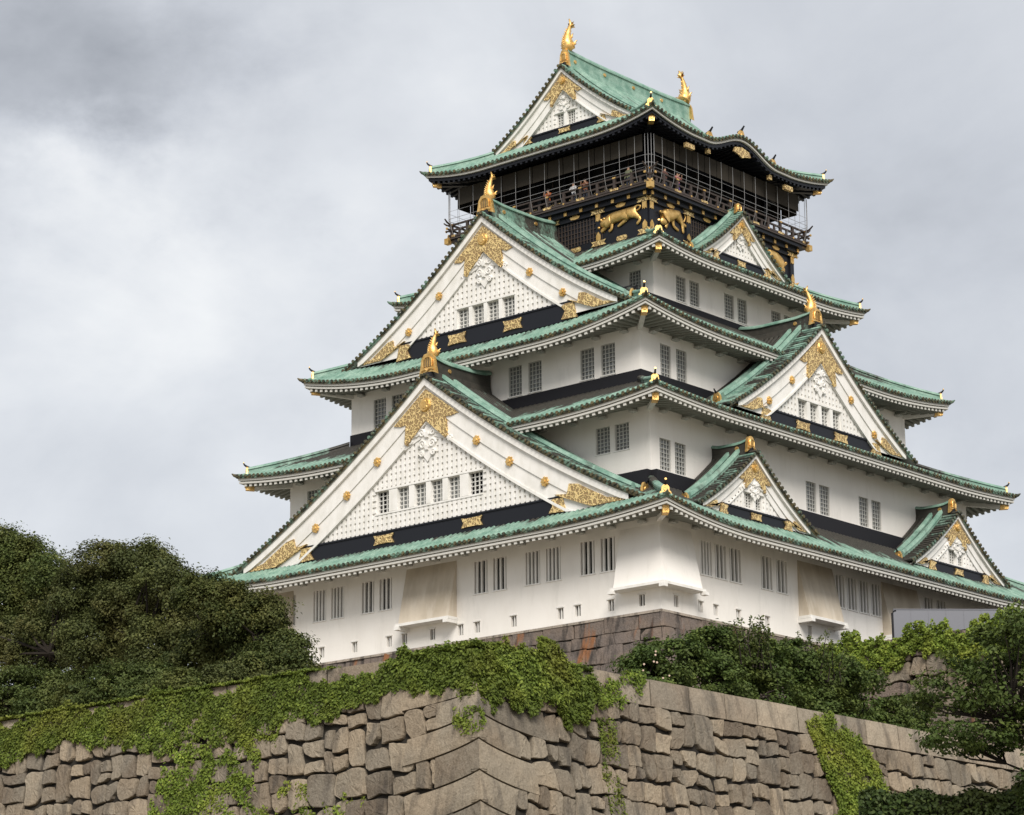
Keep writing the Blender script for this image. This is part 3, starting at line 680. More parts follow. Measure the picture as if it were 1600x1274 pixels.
        for x in (-.22, 0, .22): g.box(x*W_*1.2-.03, x*W_*1.2+.03, f0, f1+.01, zb_+Hh*.30, zb_+Hh*.8, 'gold')
        g.tube([(-W_*.8, (f0+f1)/2, zb_+Hh*.12), (-W_*.3, (f0+f1)/2, zb_+Hh*.2), (0, (f0+f1)/2, zb_+Hh*.10), (W_*.3, (f0+f1)/2, zb_+Hh*.2), (W_*.8, (f0+f1)/2, zb_+Hh*.12)], .06, 'gold', 6)
        g.build('ridge_plaque', go)
        g = MB(side); g.T = T; d1 = -dv
        g.tube([(0, vf, za+.1), (0, vf+dv*.1, za+.55)], [.34*orn, .30*orn], 'flash', 8); g.build('plaque_backing', go)
    if fish_s:
        fish(go, side, uc, vb-.85, za+rid[0]+.0, fish_s, False)
        if twin: fish(go, side, uc, rb+.45, za+rid[0]+.0, fish_s, True)
    # gilded ends of the descending ridges
    for sg in (-1, 1):
        g = MB(side); s_ = .97; x = sg*s_*w; z_ = zc(s_)+top; W_ = .34*sorn; vv_ = vb-verge-.35
        g.T = T
        g.prism([(0, 0), (0, 0), (0, 0)], 0, 0, 'gold') if False else None
        P = [(-W_, -.05), (W_, -.05), (W_*.9, .35*sorn), (W_*.45, .62*sorn), (-W_*.45, .62*sorn), (-W_*.9, .35*sorn)]
        n_ = len(P); A_ = [(x, vv_+p, z_+q_) for p, q_ in P]+[(x+sg*.14, vv_+p*.9, z_+q_) for p, q_ in P]
        g.add(A_, [tuple(range(n_)), tuple(range(2*n_-1, n_-1, -1))]+[(i, i+n_, (i+1) % n_+n_, (i+1) % n_) for i in range(n_)], 'gold')
        g.tube([(x-sg*.15, vv_, z_+.5*sorn), (x+sg*.15, vv_, z_+.62*sorn), (x+sg*.35, vv_, z_+.82*sorn)], [.08*sorn, .07*sorn, .04*sorn], 'flash', 7)
        g.disc((x+sg*.14, vv_, z_+.25*sorn), (sg, 0, 0), .16*sorn, .05, 'gold', 10); g.build('ridge_end_ornament', go)
    return go

def spread(n, half, wd):
    c = np.linspace(-half+wd/2, half-wd/2, n); return [(x-wd/2, x+wd/2) for x in c]
g1 = gable('L', 0, 19.45, 19.05, 13.9, 15.15, 5.5, 14.85, 2.32, 6.5, 9.6, win=[(-4.05, -3.08), (-2.42, -1.5), (-1.1, -.18), (.18, 1.1), (1.5, 2.42), (3.08, 4.05)], wz=(7.62, 8.9), beamz=5.52, bosses=(3.85, 6.3, 8.85), rid=(1.5, 1.2), fish_s=.78, dark=.5, plaques=(-3.4, 3.4))
g3 = gable('L', 0, 14.35, 13.98, 7.55, 10.52, 18.66, 26.02, 2.05, 19.5, 6.45, win=spread(4, 2.24, .92), wz=(19.56, 20.76), beamz=18.35, bosses=(3.6, 6.1), orn=.93, rid=(1.3, 1.15), fish_s=.80, dark=.3, plaques=(-2.2, 2.2), sorn=.95)
g5 = gable('L', 0, 6.62, 6.2, -6.62, 5.66, 33.45, 37.9, 1.30, 34.15, 2.95, win=[(-.72, -.12), (.12, .72)], wz=(34.25, 35.15), beamz=33.62, bosses=(), orn=.62, rid=(1.42, 1.1), fish_s=.98, twin=True, dark=.06, plaques=(0,), sorn=.8, verge=.9)
g2 = gable('R', 0, 14.45, 14.03, 8.6, 9.0, 12.85, 19.25, 1.95, 13.42, 5.65, win=spread(4, 2.22, .88), wz=(13.46, 14.6), beamz=12.5, bosses=(3.1, 5.5), orn=.9, rid=(1.15, 1.05), fish_s=.78, dark=.45, plaques=(-1.95, 2.0), sorn=.9)
g4 = gable('R', 0, 8.95, 8.58, 7.4, 4.38, 24.4, 27.72, .98, 24.92, 2.6, beamz=24.3, bosses=(), orn=.52, rid=(.62, .62), dark=.15, plaques=(0,), sorn=.7, verge=.55)
for yc in (-10.6, 10.55):
    gable('R', yc, 16.85, 16.58, 13.9, 5.2, 5.5, 9.15, 1.15, 6.0, 2.95, win=[(-.80, -.12), (.12, .80)], wz=(6.15, 6.98), beamz=5.32, bosses=(), orn=.6, rid=(.95, .85), dark=.62, plaques=(0,), sorn=.8, verge=.8)

# karahafu fittings on the right eave of the top roof
for (y_, z_) in ((0, 32.75), (3.35, 31.75), (-3.35, 31.75)):
    g = MB('R'); g.prism([(y_-.30, z_-.05), (y_+.30, z_-.05), (y_+.26, z_+.35), (y_+.12, z_+.58), (y_-.12, z_+.58), (y_-.26, z_+.35)], 8.95, 9.12, 'gold')
    g.tube([(y_, 8.8, z_+.50), (y_, 9.1, z_+.62), (y_, 9.3, z_+.85)], [.09, .08, .05], 'flash', 7); g.disc((y_, 9.12, z_+.25), (0, 1, 0), .15, .05, 'gold', 12)
    for sg in (-1, 1): g.prism([(y_+sg*.28, z_-.08), (y_+sg*.48, z_-.08), (y_+sg*.3, z_+.18)], 8.97, 9.08, 'gold')
    g.build('ridge_end_ornament', r5)
    k = MB('R'); vs_ = np.linspace(8.98, 6.3, 8); k.sweep([(y_, v_, z_+.1+.02*(9-v_)+(0 if y_ == 0 else .42*(9-v_))) for v_ in vs_], [(-.15, -.3), (.15, -.3), (.15, .1), (.08, .25), (-.08, .25), (-.15, .1)], (1, 0, 0), (0, 0, 1), 'copper', .1); k.build('eave_ridge', r5)
g = MB('R'); g.prism([(-.9, 31.75), (-.3, 31.62), (0, 31.5), (.3, 31.62), (.9, 31.75), (.75, 32.05), (0, 32.2), (-.75, 32.05)], 9.0, 9.10, 'fil'); g.build('eave_ornament', r5)
for s_, y_ in (('R', -5.2), ('R', 5.2), ('R', -3.3), ('R', 3.2)):
    g = MB(s_); q = .42 if abs(y_) > 4 else .14; zz = 30.92+(.0 if abs(y_) > 4 else .2); g.box(y_-q, y_+q, 8.72, 8.95, zz-.15, zz+.15, 'fil'); g.build('eave_ornament', r5)

# ---- black top storey
top = MB()
top.box(-7.36, 7.36, -7.52, 7.52, 24.0, 27.35, 'black')
for s_ in 'LRBW':
    u, v = (7.36, 7.52) if s_ in 'LB' else (7.52, 7.36); top.side = s_
    top.box(-u-.10, u+.10, v+.002, v+.12, 25.0, 25.42, 'black'); top.box(-u-.12, u+.12, v+.002, v+.16, 27.12, 27.42, 'black'); top.box(-u-.3, u+.3, v+.003, v+.40, 27.424, 27.70, 'black')
    n = 4
    for i in range(n+1):
        x = -u+.16+i*(2*u-.32)/n; top.box(x-.19, x+.19, v+.002, v+.13, 25.42, 27.118, 'black')
    for i in range(4):
        x0 = -u+.16+i*(2*u-.32)/n
        if i in (1, 2):   # grilled shutters
            for k in range(12): top.box(x0+.35+k*.25, x0+.41+k*.25, v+.003, v+.06, 25.5, 27.05, 'brown')
            for k in range(5): top.box(x0+.3, x0+3.3, v+.004, v+.05, 25.7+k*.3, 25.74+k*.3, 'brown')
        top.box(x0+.19, x0+.24, v+.003, v+.05, 25.45, 27.1, 'brown')
top.side = None
top.box(-8.05, 8.05, -8.2, 8.2, 27.704, 27.92, 'black'); top.box(-8.15, 8.15, -8.3, 8.3, 27.924, 28.02, 'brown')
topo = top.build('black_storey', keep)
for s_ in 'LRBW':
    u, v = (7.36, 7.52) if s_ in 'LB' else (7.52, 7.36)
    n = 12
    for i in range(n+1):
        x = -(u+.1)+i*(2*u+.2)/n; st = MB(s_); st.box(x-.11, x+.11, v+.40, v+.46, 27.46, 27.67, 'gold'); st.build('gold_stud', topo)
    for i in range(5):
        x = -u+.16+i*(2*u-.32)/4; st = MB(s_)
        st.prism([(x-.58, 27.40), (x-.42, 27.27), (x-.58, 27.14), (x+.58, 27.14), (x+.42, 27.27), (x+.58, 27.40)], v+.162, v+.20, 'fil')
        st.prism([(x-.17, 27.12), (x-.17, 26.66), (x-.09, 26.74), (x, 26.64), (x+.09, 26.74), (x+.17, 26.66), (x+.17, 27.12)], v+.132, v+.17, 'gold'); st.build('gold_post_cap', topo); st = MB(s_)
        st.prism([(x-.17, 25.44), (x-.17, 25.75), (x, 25.98), (x+.17, 25.75), (x+.17, 25.44)], v+.132, v+.17, 'gold')
        st.prism([(x-.58, 25.42), (x-.42, 25.28), (x-.58, 25.1), (x+.58, 25.1), (x+.42, 25.28), (x+.58, 25.42)], v+.122, v+.165, 'fil'); st.build('gold_post_foot', topo)
    for i in range(4):
        x = -u+.16+(i+.5)*(2*u-.32)/4; st = MB(s_)
        st.prism([(x-.40, 27.34), (x-.30, 27.2), (x, 27.16), (x+.30, 27.2), (x+.40, 27.34), (x+.1, 27.42), (x-.1, 27.42)], v+.162, v+.21, 'gold'); st.build('gold_beam_plate', topo); st = MB(s_)
        st.prism([(x-.40, 25.15), (x-.32, 25.06), (x+.32, 25.06), (x+.40, 25.15), (x+.40, 25.28), (x+.32, 25.36), (x-.32, 25.36), (x-.40, 25.28)], v+.122, v+.16, 'fil'); st.build('gold_sill_plate', topo)
for sx in (-1, 1):
    for sy in (-1, 1):
        st = MB(); st.box(sx*8.17-.17, sx*8.17+.17, sy*8.32-.17, sy*8.32+.17, 27.62, 27.99, 'gold'); st.build('gold_corner_cap', topo)
# balcony railing
def railing():
    rl = MB()
    for s_ in 'LRBW':
        u, v = (8.0, 8.15) if s_ in 'LB' else (8.15, 8.0); rl.side = s_
        for z_, h_ in ((28.10, .12), (28.50, .10), (28.86, .10)): rl.box(-u-.25, u+.25, v-.06, v+.06, z_, z_+h_, 'brown')
        for sg in (-1, 1):
            rl.tube([(sg*(u-.4), v, 28.93), (sg*(u+.3), v, 28.96), (sg*(u+.45), v, 29.02), (sg*(u+.66), v, 29.18)], [.055, .055, .06, .045], 'brown', 8)
            rl.tube([(sg*(u-.2), v, 28.55), (sg*(u+.45), v, 28.58)], .06, 'brown', 8); rl.disc((sg*(u+.45), v, 28.58), (sg, 0, 0), .09, .05, 'gold', 8)
        for i in range(13):
            x = -u+.02+i*(2*u-.04)/12; rl.box(x-.09, x+.09, v-.075, v+.075, 28.02, 28.86, 'brown')
            if i < 12: rl.box(x+.58, x+.74, v-.03, v+.05, 28.22, 28.50, 'brown')
            if i % 2 == 0:
                rl.box(x-.32, x+.32, v+.062, v+.085, 28.09, 28.23, 'fil'); rl.box(x-.12, x+.12, v+.062, v+.09, 28.86, 28.96, 'gold')
            else: rl.disc((x, v+.076, 28.16), (0, 1, 0), .07, .03, 'gold', 8)
    return rl.build('balcony_railing', topo)
railing()
up_ = MB()
up_.box(-6.2, 6.2, -6.35, 6.35, 28.02, 32.9, 'inside')
for s_ in 'LRBW':
    u, v = (6.2, 6.35) if s_ in 'LB' else (6.35, 6.2); up_.side = s_
    up_.box(-u, u, v+.002, v+.16, 30.95, 31.5, 'black'); up_.box(-u, u, v+.002, v+.12, 28.02, 28.35, 'black')
    for i in range(7):
        x = -u+.15+i*(2*u-.3)/6; up_.box(x-.14, x+.14, v+.003, v+.18, 28.35, 30.948, 'black')
        if i < 6:
            st_ = (2*u-.3)/6; up_.box(x+.2, x+st_-.2, v+.003, v+.05, 30.1, 30.2, 'brown'); up_.box(x+st_/2-.04, x+st_/2+.04, v+.002, v+.05, 28.35, 30.94, 'brown')
            up_.box(x+.3, x+st_-.3, v+.052, v+.08, 29.05, 29.12, 'fil')
up_.side = None; up_.build('upper_room', topo)
# hanging dark mesh screens between the balcony and the eaves
scr = MB()
for s_ in 'LRBW':
    u, v = (7.5, 8.12) if s_ in 'LB' else (7.6, 8.0); scr.side = s_; n = 12
    for i in range(n):
        x = -u+i*2*u/n; scr = MB(s_); scr.box(x+.03, x+2*u/n-.03, v-.02, v, 30.15, 31.25, 'screen'); scr.build('mesh_screen', topo)
# bird and safety cage of thin steel
cg = MB()
for s_ in 'LRBW':
    u, v = (8.3, 8.42) if s_ in 'LB' else (8.42, 8.3); cg.side = s_; n = 14
    def prof(k_): # heights and out offsets
        return [(31.1, 0), (29.6, 0), (29.1, -.02), (28.6, -.10), (28.25, -.25), (28.05, -.42)]
    for i in range(1, n):
        x = -u+i*2*u/n
        cg.tube([(x, v+o_, z_) for z_, o_ in prof(0)], .0125, 'wire', 5)
    for z_, o_, r_ in ((29.75, 0, .010), (29.25, -.01, .016), (28.98, -.03, .009)): cg.tube([(-u+.5, v+o_, z_), (u-.5, v+o_, z_)], r_, 'wire', 5)
    # rounded corners
    for k_ in range(4):
        a_ = (k_+.5)*pi/2/4
        cg.tube([(u-.5+(.5+o_)*sin(a_), v-.5+(.5+o_)*cos(a_), z_) for z_, o_ in prof(0)], .018, 'wire', 5)
    for z_, o_, r_ in ((29.75, 0, .010), (29.25, -.01, .016), (28.98, -.03, .009)):
        aa = np.linspace(0, pi/2, 7); cg.tube([(u-.5+(.5+o_)*sin(a_), v-.5+(.5+o_)*cos(a_), z_) for a_ in aa], r_, 'wire', 5)
cg.side = None; cg.build('wire_cage', topo)

# ---- relief tigers
def skin(verts, edges, rad, level=2, root=0):
    me = bpy.data.meshes.new('tmp'); me.from_pydata([tuple(v) for v in verts], edges, []); o = bpy.data.objects.new('tmp', me); C.objects.link(o)
    sm = o.modifiers.new('s', 'SKIN'); sm.use_smooth_shade = True
    for i, r in enumerate(rad):
        d = me.skin_vertices[0].data[i]; d.radius = (r, r) if not isinstance(r, tuple) else r; d.use_root = (i == root)
    if level: o.modifiers.new('b', 'SUBSURF').levels = level
    dg = bpy.context.evaluated_depsgraph_get(); ev = o.evaluated_get(dg); m2 = bpy.data.meshes.new_from_object(ev)
    V = np.array([v.co[:] for v in m2.vertices]); F = [tuple(p.vertices) for p in m2.polygons]
    bpy.data.objects.remove(o); return V, F
def tiger(side, mapf, pts, edges, rad, v0, parent):
    rad = [r*(1.32 if r > .24 else 1.08) for r in rad]
    vs_ = [(mapf(x, y)[0], 0, mapf(x, y)[1]) for x, y in pts]
    V, F = skin(vs_, edges, rad, 1); V[:, 1] = V[:, 1]*.55+v0+.02
    mb = MB(side); mb.add(V, F, 'gold')
    return mb, vs_
mapL = lambda x, y: (3.34+(x-340)*.00752-.0006*(y-710), 25.94-.001676*(x-340)-.006107*(y-710))
ptsL = [(690, 490), (640, 510), (590, 520), (520, 545), (455, 575), (410, 610), (385, 640),      # 0-6 spine haunch..head nose
        (500, 600), (500, 665), (470, 690),            # 7-9 fore leg 1
        (440, 640), (395, 690), (335, 712),            # 10-12 fore leg 2
        (735, 515), (792, 560), (750, 618),            # 13-15 hind leg
        (650, 555), (605, 600), (558, 640),            # 16-18 hind leg 2
        (720, 440), (755, 412), (782, 425), (768, 460), (738, 468)]  # 19-23 tail
edL = [(0, 1), (1, 2), (2, 3), (3, 4), (4, 5), (5, 6), (3, 7), (7, 8), (8, 9), (4, 10), (10, 11), (11, 12), (0, 13), (13, 14), (14, 15), (1, 16), (16, 17), (17, 18), (0, 19), (19, 20), (20, 21), (21, 22), (22, 23)]
rdL = [.30, .31, .29, .33, .29, .25, .16, .15, .11, .10, .17, .13, .10, .19, .13, .10, .17, .12, .09, .09, .07, .07, .065, .055]
def add_tiger(side, mapf, pts, ed, rd, v, ears):
    mb, vs_ = tiger(side, mapf, pts, ed, rd, v, topo)
    for (x, y) in ears:
        a_, b_ = mapf(x, y); mb.disc((a_, v+.05, b_), (0, 1, 0), .09, .12, 'gold', 8)
    return mb.build('tiger_relief', topo, smooth=True)
add_tiger('L', mapL, ptsL, edL, rdL, 7.56, [(395, 575), (425, 560), (378, 655)])
mapR = lambda x, y: (-6.59+(x-975)*.00957, 26.86+.00248*(x-975)-.00626*(y-450))
ptsR = [(1160, 500), (1120, 505), (1080, 515), (1045, 520), (1008, 500), (1015, 560),
        (1060, 600), (1045, 650), (1000, 610), (1120, 560), (1130, 630), (1185, 680),
        (1190, 540), (1225, 610), (1232, 710), (1200, 590), (1265, 635), (1295, 675), (1190, 490), (1245, 490), (1262, 540), (1240, 590)]
edR = [(0, 1), (1, 2), (2, 3), (3, 4), (3, 5), (5, 6), (6, 7), (5, 8), (2, 9), (9, 10), (10, 11), (0, 12), (12, 13), (13, 14), (12, 15), (15, 16), (16, 17), (0, 18), (18, 19), (19, 20), (20, 21)]
rdR = [.36, .30, .36, .38, .30, .26, .16, .12, .14, .17, .12, .10, .24, .15, .10, .15, .10, .08, .10, .07, .07, .06]
add_tiger('R', mapR, ptsR, edR, rdR, 7.40, [(985, 480), (1060, 470)])
mapR2 = lambda x, y: (6.7-(x-975)*.0085, 26.86+.00248*(x-975)-.00626*(y-450)-.15)
add_tiger('R', mapR2, ptsR, edR, rdR, 7.40, [(985, 480), (1060, 470)])
mapL2 = lambda x, y: (-mapL(x, y)[0], mapL(x, y)[1])
add_tiger('L', mapL2, ptsL, edL, rdL, 7.56, [(395, 575), (425, 560)])

# ================================================================== VISITORS ON THE BALCONY
def person(loc, rz, shirt, label, arms='rail', cat='person', h=1.66, trouser=(.03, .035, .05)):
    root = empty('person', loc, label, cat, 'visitors on the top balcony'); root.rotation_euler = (0, 0, rz)
    s = h/1.66
    vs_ = [(0, 0, .90), (0, 0, 1.12), (0, .01, 1.32), (0, .01, 1.44), (0, .0, 1.52), (0, .01, 1.60),
           (.10, 0, .86), (.11, .02, .48), (.11, -.01, .10), (.11, .10, .04), (-.10, 0, .86), (-.11, .03, .48), (-.11, 0, .10), (-.11, .12, .04),
           (.19, 0, 1.37), (-.19, 0, 1.37)]
    if arms == 'rail': vs_ += [(.25, .10, 1.15), (.20, .32, 1.02), (-.25, .10, 1.15), (-.20, .32, 1.02)]
    elif arms == 'camera': vs_ += [(.26, .12, 1.20), (.09, .28, 1.46), (-.26, .12, 1.20), (-.09, .28, 1.46)]
    else: vs_ += [(.25, -.02, 1.12), (.26, .06, .86), (-.25, -.02, 1.12), (-.26, .06, .86)]
    ed = [(0, 1), (1, 2), (2, 3), (3, 4), (4, 5), (0, 6), (6, 7), (7, 8), (8, 9), (0, 10), (10, 11), (11, 12), (12, 13), (2, 14), (2, 15), (14, 16), (16, 17), (15, 18), (18, 19)]
    rd = [.13, .12, .135, .06, .075, .10, .09, .065, .045, .04, .09, .065, .045, .04, .065, .065, .045, .032, .045, .032]
    V, F = skin([tuple(np.array(v)*s) for v in vs_], ed, [r*s for r in rd], 1)
    key = 'cloth_%d' % len(M); M[key] = mat('cloth', shirt, .9); k2 = 'cloth_%d' % len(M); M[k2] = mat('trousers', trouser, .9)
    mb = MB(); cen = [np.mean(V[list(f)], axis=0) for f in F]
    for mname, sel in (('skin', lambda c: c[2] > 1.43*s or (abs(c[1]) > .16 and c[2] > .8*s)), (key, lambda c: c[2] > .93*s), (k2, lambda c: True)):
        pass
    mb.add(V, F, k2); i0, i1, i2 = mb.mi('skin'), mb.mi(key), mb.mi(k2)
    mb.m = [i0 if (c[2] > 1.43*s or (c[1] > .17*s and c[2] > .8*s)) else (i1 if c[2] > .93*s else i2) for c in cen]
    b = mb.build('body', root, smooth=True)
    hb = MB(); n = 9
    for i in range(n-3):
        pass
    th = np.linspace(0, pi*.62, 6)
    P = [[(sin(t)*.112*cos(a)*s, (-.02+sin(t)*.118*sin(a)-.02*(t > 1.2))*s, (1.62+.115*cos(t))*s) for a in np.linspace(0, 2*pi, 10, endpoint=False)] for t in th]
    hb.grid(np.array(P), 'hair', close=True); hb.build('hair', root, smooth=True)
    return root
# facing outward over the railing: L side looks to -y (rz=pi), R side to +x (rz=-pi/2)
person((-4.6, -7.55, 28.02), pi, (.30, .26, .22), 'visitor in a beige top leaning on the left part of the balcony rail', 'rail')
person((-.4, -7.6, 28.02), pi, (.45, .12, .03), 'visitor in an orange top at the balcony rail, left face', 'camera')
person((1.6, -7.55, 28.02), pi, (.62, .62, .62), 'visitor in a white shirt at the balcony rail between orange and brown tops', 'rail')
person((2.5, -7.5, 28.02), pi, (.25, .10, .05), 'visitor in a rust brown top with raised arms on the left face balcony', 'camera', h=1.72)
person((7.5, -4.7, 28.02), -pi/2, (.50, .20, .18), 'visitor in a pink top holding up a camera on the right face balcony', 'camera', trouser=(.08, .05, .2))
person((7.45, -5.9, 28.02), -pi/2, (.12, .06, .05), 'visitor in a dark red top near the balcony corner, right face', 'rail')
person((5.9, -7.5, 28.02), pi, (.16, .17, .10), 'visitor in an olive top beside the balcony corner, left face', 'down', h=1.7)

# ================================================================== STONE WALLS
def clip_poly(poly, a, b):   # keep the side nearer to a than b
    mx, my = (a[0]+b[0])/2, (a[1]+b[1])/2; nx, ny = b[0]-a[0], b[1]-a[1]; out = []
    n = len(poly)
    for i in range(n):
        p, q = poly[i], poly[(i+1) % n]; dp = (p[0]-mx)*nx+(p[1]-my)*ny; dq = (q[0]-mx)*nx+(q[1]-my)*ny
        if dp <= 0: out.append(p)
        if (dp < 0 < dq) or (dq < 0 < dp):
            t = dp/(dp-dq); out.append((p[0]+(q[0]-p[0])*t, p[1]+(q[1]-p[1])*t))
    return out
def rubble(s0, s1, z0, z1, cw, ch, seed, jit=.26, small=.12):
    """irregular coursed stones filling a rectangle in (s,z): list of polygons"""
    R = random.Random(seed); pts = []; z = z1; row = 0
    zs = []
    while z > z0: h = ch*R.uniform(.82, 1.2); zs.append((z, z-h)); z -= h
    for zt, zb in zs:
        x = s0-R.uniform(0, cw)
        while x < s1+cw:
            w = cw*R.uniform(.62, 1.5)
            cx = x+w/2; cz = (zt+zb)/2
            if R.random() < small:
                pts.append((cx, cz+ch*.24)); pts.append((cx+R.uniform(-.1, .1), cz-ch*.24))
            else: pts.append((cx+R.uniform(-jit, jit)*cw*.5, cz+R.uniform(-jit, jit)*ch))
            x += w
    pts = [p for p in pts if s0 < p[0] < s1]
    A = np.array(pts); polys = []
    sc_ = np.array([1.0, cw/ch*.9])
    B = A*sc_
    for i, p in enumerate(B):
        d = np.hypot(*(B-p).T); nb = np.argsort(d)[1:15]; R_ = 2.5*cw
        poly = [(s0, (z0)*sc_[1]), (s1, z0*sc_[1]), (s1, z1*sc_[1]), (s0, z1*sc_[1])]
        for j in nb: poly = clip_poly(poly, p, B[j])
        poly = [(x, y/sc_[1]) for x, y in poly]
        if len(poly) >= 3: polys.append(poly)
    return polys
def blocks(s0, s1, z0, z1, tw, th, seed, amp=.034):
    """interlocking squared blocks: a random splitting of the face, gently warped"""
    R = random.Random(seed); rects = []; ph = [R.uniform(0, 6.28) for _ in range(12)]
    def wx(x, z): return amp*(sin(2.1*z+1.3*x+ph[0])+.8*sin(4.7*z-1.1*x+ph[1])+.22*sin(8.9*z+3.1*x+ph[2]))
    def wz(x, z): return amp*(.9*sin(1.9*x-.9*z+ph[3])+.9*sin(4.3*x+1.7*z+ph[4])+.25*sin(8.3*x-2.9*z+ph[5]))
    def split(a, b, c, d):
        w, h = b-a, d-c; tw_ = tw*R.uniform(.75, 1.55); th_ = th*R.uniform(.8, 1.5)
        if w <= tw_ and h <= th_: rects.append((a, b, c, d)); return
        if w/tw_ > h/th_:
            m = a+w*R.uniform(.36, .64); split(a, m, c, d); split(m, b, c, d)
        else:
            m = c+h*R.uniform(.38, .62); split(a, b, c, m); split(a, b, m, d)
    x = s0
    while x < s1:
        nx = min(s1, x+R.uniform(2.0, 3.6)); z = z1
        while z > z0:
            nz = max(z0, z-R.uniform(1.3, 2.4)); nz = z0 if nz-z0 < .5 else nz; split(x, nx, nz, z); z = nz
        x = nx
    out = []
    for (a, b, c, d) in rects:
        nx_, nz_ = max(3, int((b-a)/.12)), max(3, int((d-c)/.12)); P = []
        P += [(a+(b-a)*i/nx_, c) for i in range(nx_)]+[(b, c+(d-c)*i/nz_) for i in range(nz_)]+[(b-(b-a)*i/nx_, d) for i in range(nx_)]+[(a, d-(d-c)*i/nz_) for i in range(nz_)]
        jx = [R.gauss(0, .045) for _ in range(4)]; jz = [R.gauss(0, .04) for _ in range(4)]; cut = [R.uniform(.07, .24)*min(1, (b-a)/.6, (d-c)/.6) if R.random() < .34 else 0 for _ in range(4)]
        def adj(p):
            u, v = (p[0]-a)/(b-a), (p[1]-c)/(d-c); wts = ((1-u)*(1-v), u*(1-v), u*v, (1-u)*v)
            x, z = p[0]+sum(w_*j_ for w_, j_ in zip(wts, jx)), p[1]+sum(w_*j_ for w_, j_ in zip(wts, jz))
            for k_, (cx, cz, sx, sz) in enumerate(((a, c, 1, 1), (b, c, -1, 1), (b, d, -1, -1), (a, d, 1, -1))):
                q = cut[k_]; e_ = (p[0]-cx)*sx+(p[1]-cz)*sz
                if q and e_ < q: x += sx*(q-e_)/2; z += sz*(q-e_)/2
            return x, z
        P = [adj(p) for p in P]
        Q = [(p[0]+wx(*p)*min(1, (p[0]-s0)*2+.2), p[1]+wz(*p)*min(1, (z1-p[1])*2)) for p in P]; out.append(Q)
    return out
def courses(s0, s1, z0, z1, cw, ch, seed, slant=.13, wav=.07, split=.14):
    """rough squared stones in wavering courses"""
    R = random.Random(seed); out = []; z = z1; k = 0
    ph = [R.uniform(0, 6) for _ in range(60)]
    def bz(k, zk, x): return zk+(0 if k == 0 else wav*(sin(x*.9+ph[k])+.7*sin(x*2.3+ph[k+9])+.5*sin(x*5.1+ph[k+17])))
    while z > z0:
        h = ch*R.uniform(.72, 1.28); zt, zb = z, z-h; x = s0; jl = 0.0
        xs = [(s0, 0.0)]
        while x < s1: x += cw*R.choice((.62, .8, .95, 1.05, 1.25, 1.5)); xs.append((min(x, s1), R.gauss(0, slant)*h))
        for (xa, sa), (xb, sb) in zip(xs, xs[1:]):
            if xb-xa < .12: continue
            j = lambda: R.gauss(0, .028)
            A_ = (xa-sa/2+j(), bz(k+1, zb, xa)+j()); B_ = (xb-sb/2+j(), bz(k+1, zb, xb)+j()); C_ = (xb+sb/2+j(), bz(k, zt, xb)+j()); D_ = (xa+sa/2+j(), bz(k, zt, xa)+j())
            M1 = ((A_[0]+B_[0])/2+j(), bz(k+1, zb, (xa+xb)/2)+j()*1.3); M2 = ((C_[0]+D_[0])/2+j(), bz(k, zt, (xa+xb)/2)+j()*1.3)
            if R.random() < split and xb-xa > .5:
                f_ = R.uniform(.35, .65); E1 = (A_[0]+(D_[0]-A_[0])*f_, A_[1]+(D_[1]-A_[1])*f_+j()); E2 = (B_[0]+(C_[0]-B_[0])*f_, B_[1]+(C_[1]-B_[1])*f_+j())
                out.append([A_, M1, B_, E2, E1]); out.append([E1, E2, C_, M2, D_])
            elif R.random() < .45:   # a knocked off corner with a chip stone
                c_ = R.choice((0, 1)); q = R.uniform(.16, .30)
                if c_ == 0:
                    p1 = (A_[0]+q*R.uniform(.7, 1.2), A_[1]); p2 = (A_[0]+(D_[0]-A_[0])*q/h, A_[1]+q); out.append([p1, M1, B_, C_, M2, D_, p2]); out.append([A_, p1, p2])
                else:
                    p1 = (C_[0]-q*R.uniform(.7, 1.2), C_[1]); p2 = (C_[0]+(B_[0]-C_[0])*q/h, C_[1]-q); out.append([A_, M1, B_, p2, p1, M2, D_]); out.append([p2, C_, p1])
            else: out.append([A_, M1, B_, C_, M2, D_])
        z = zb; k += 1
    return out
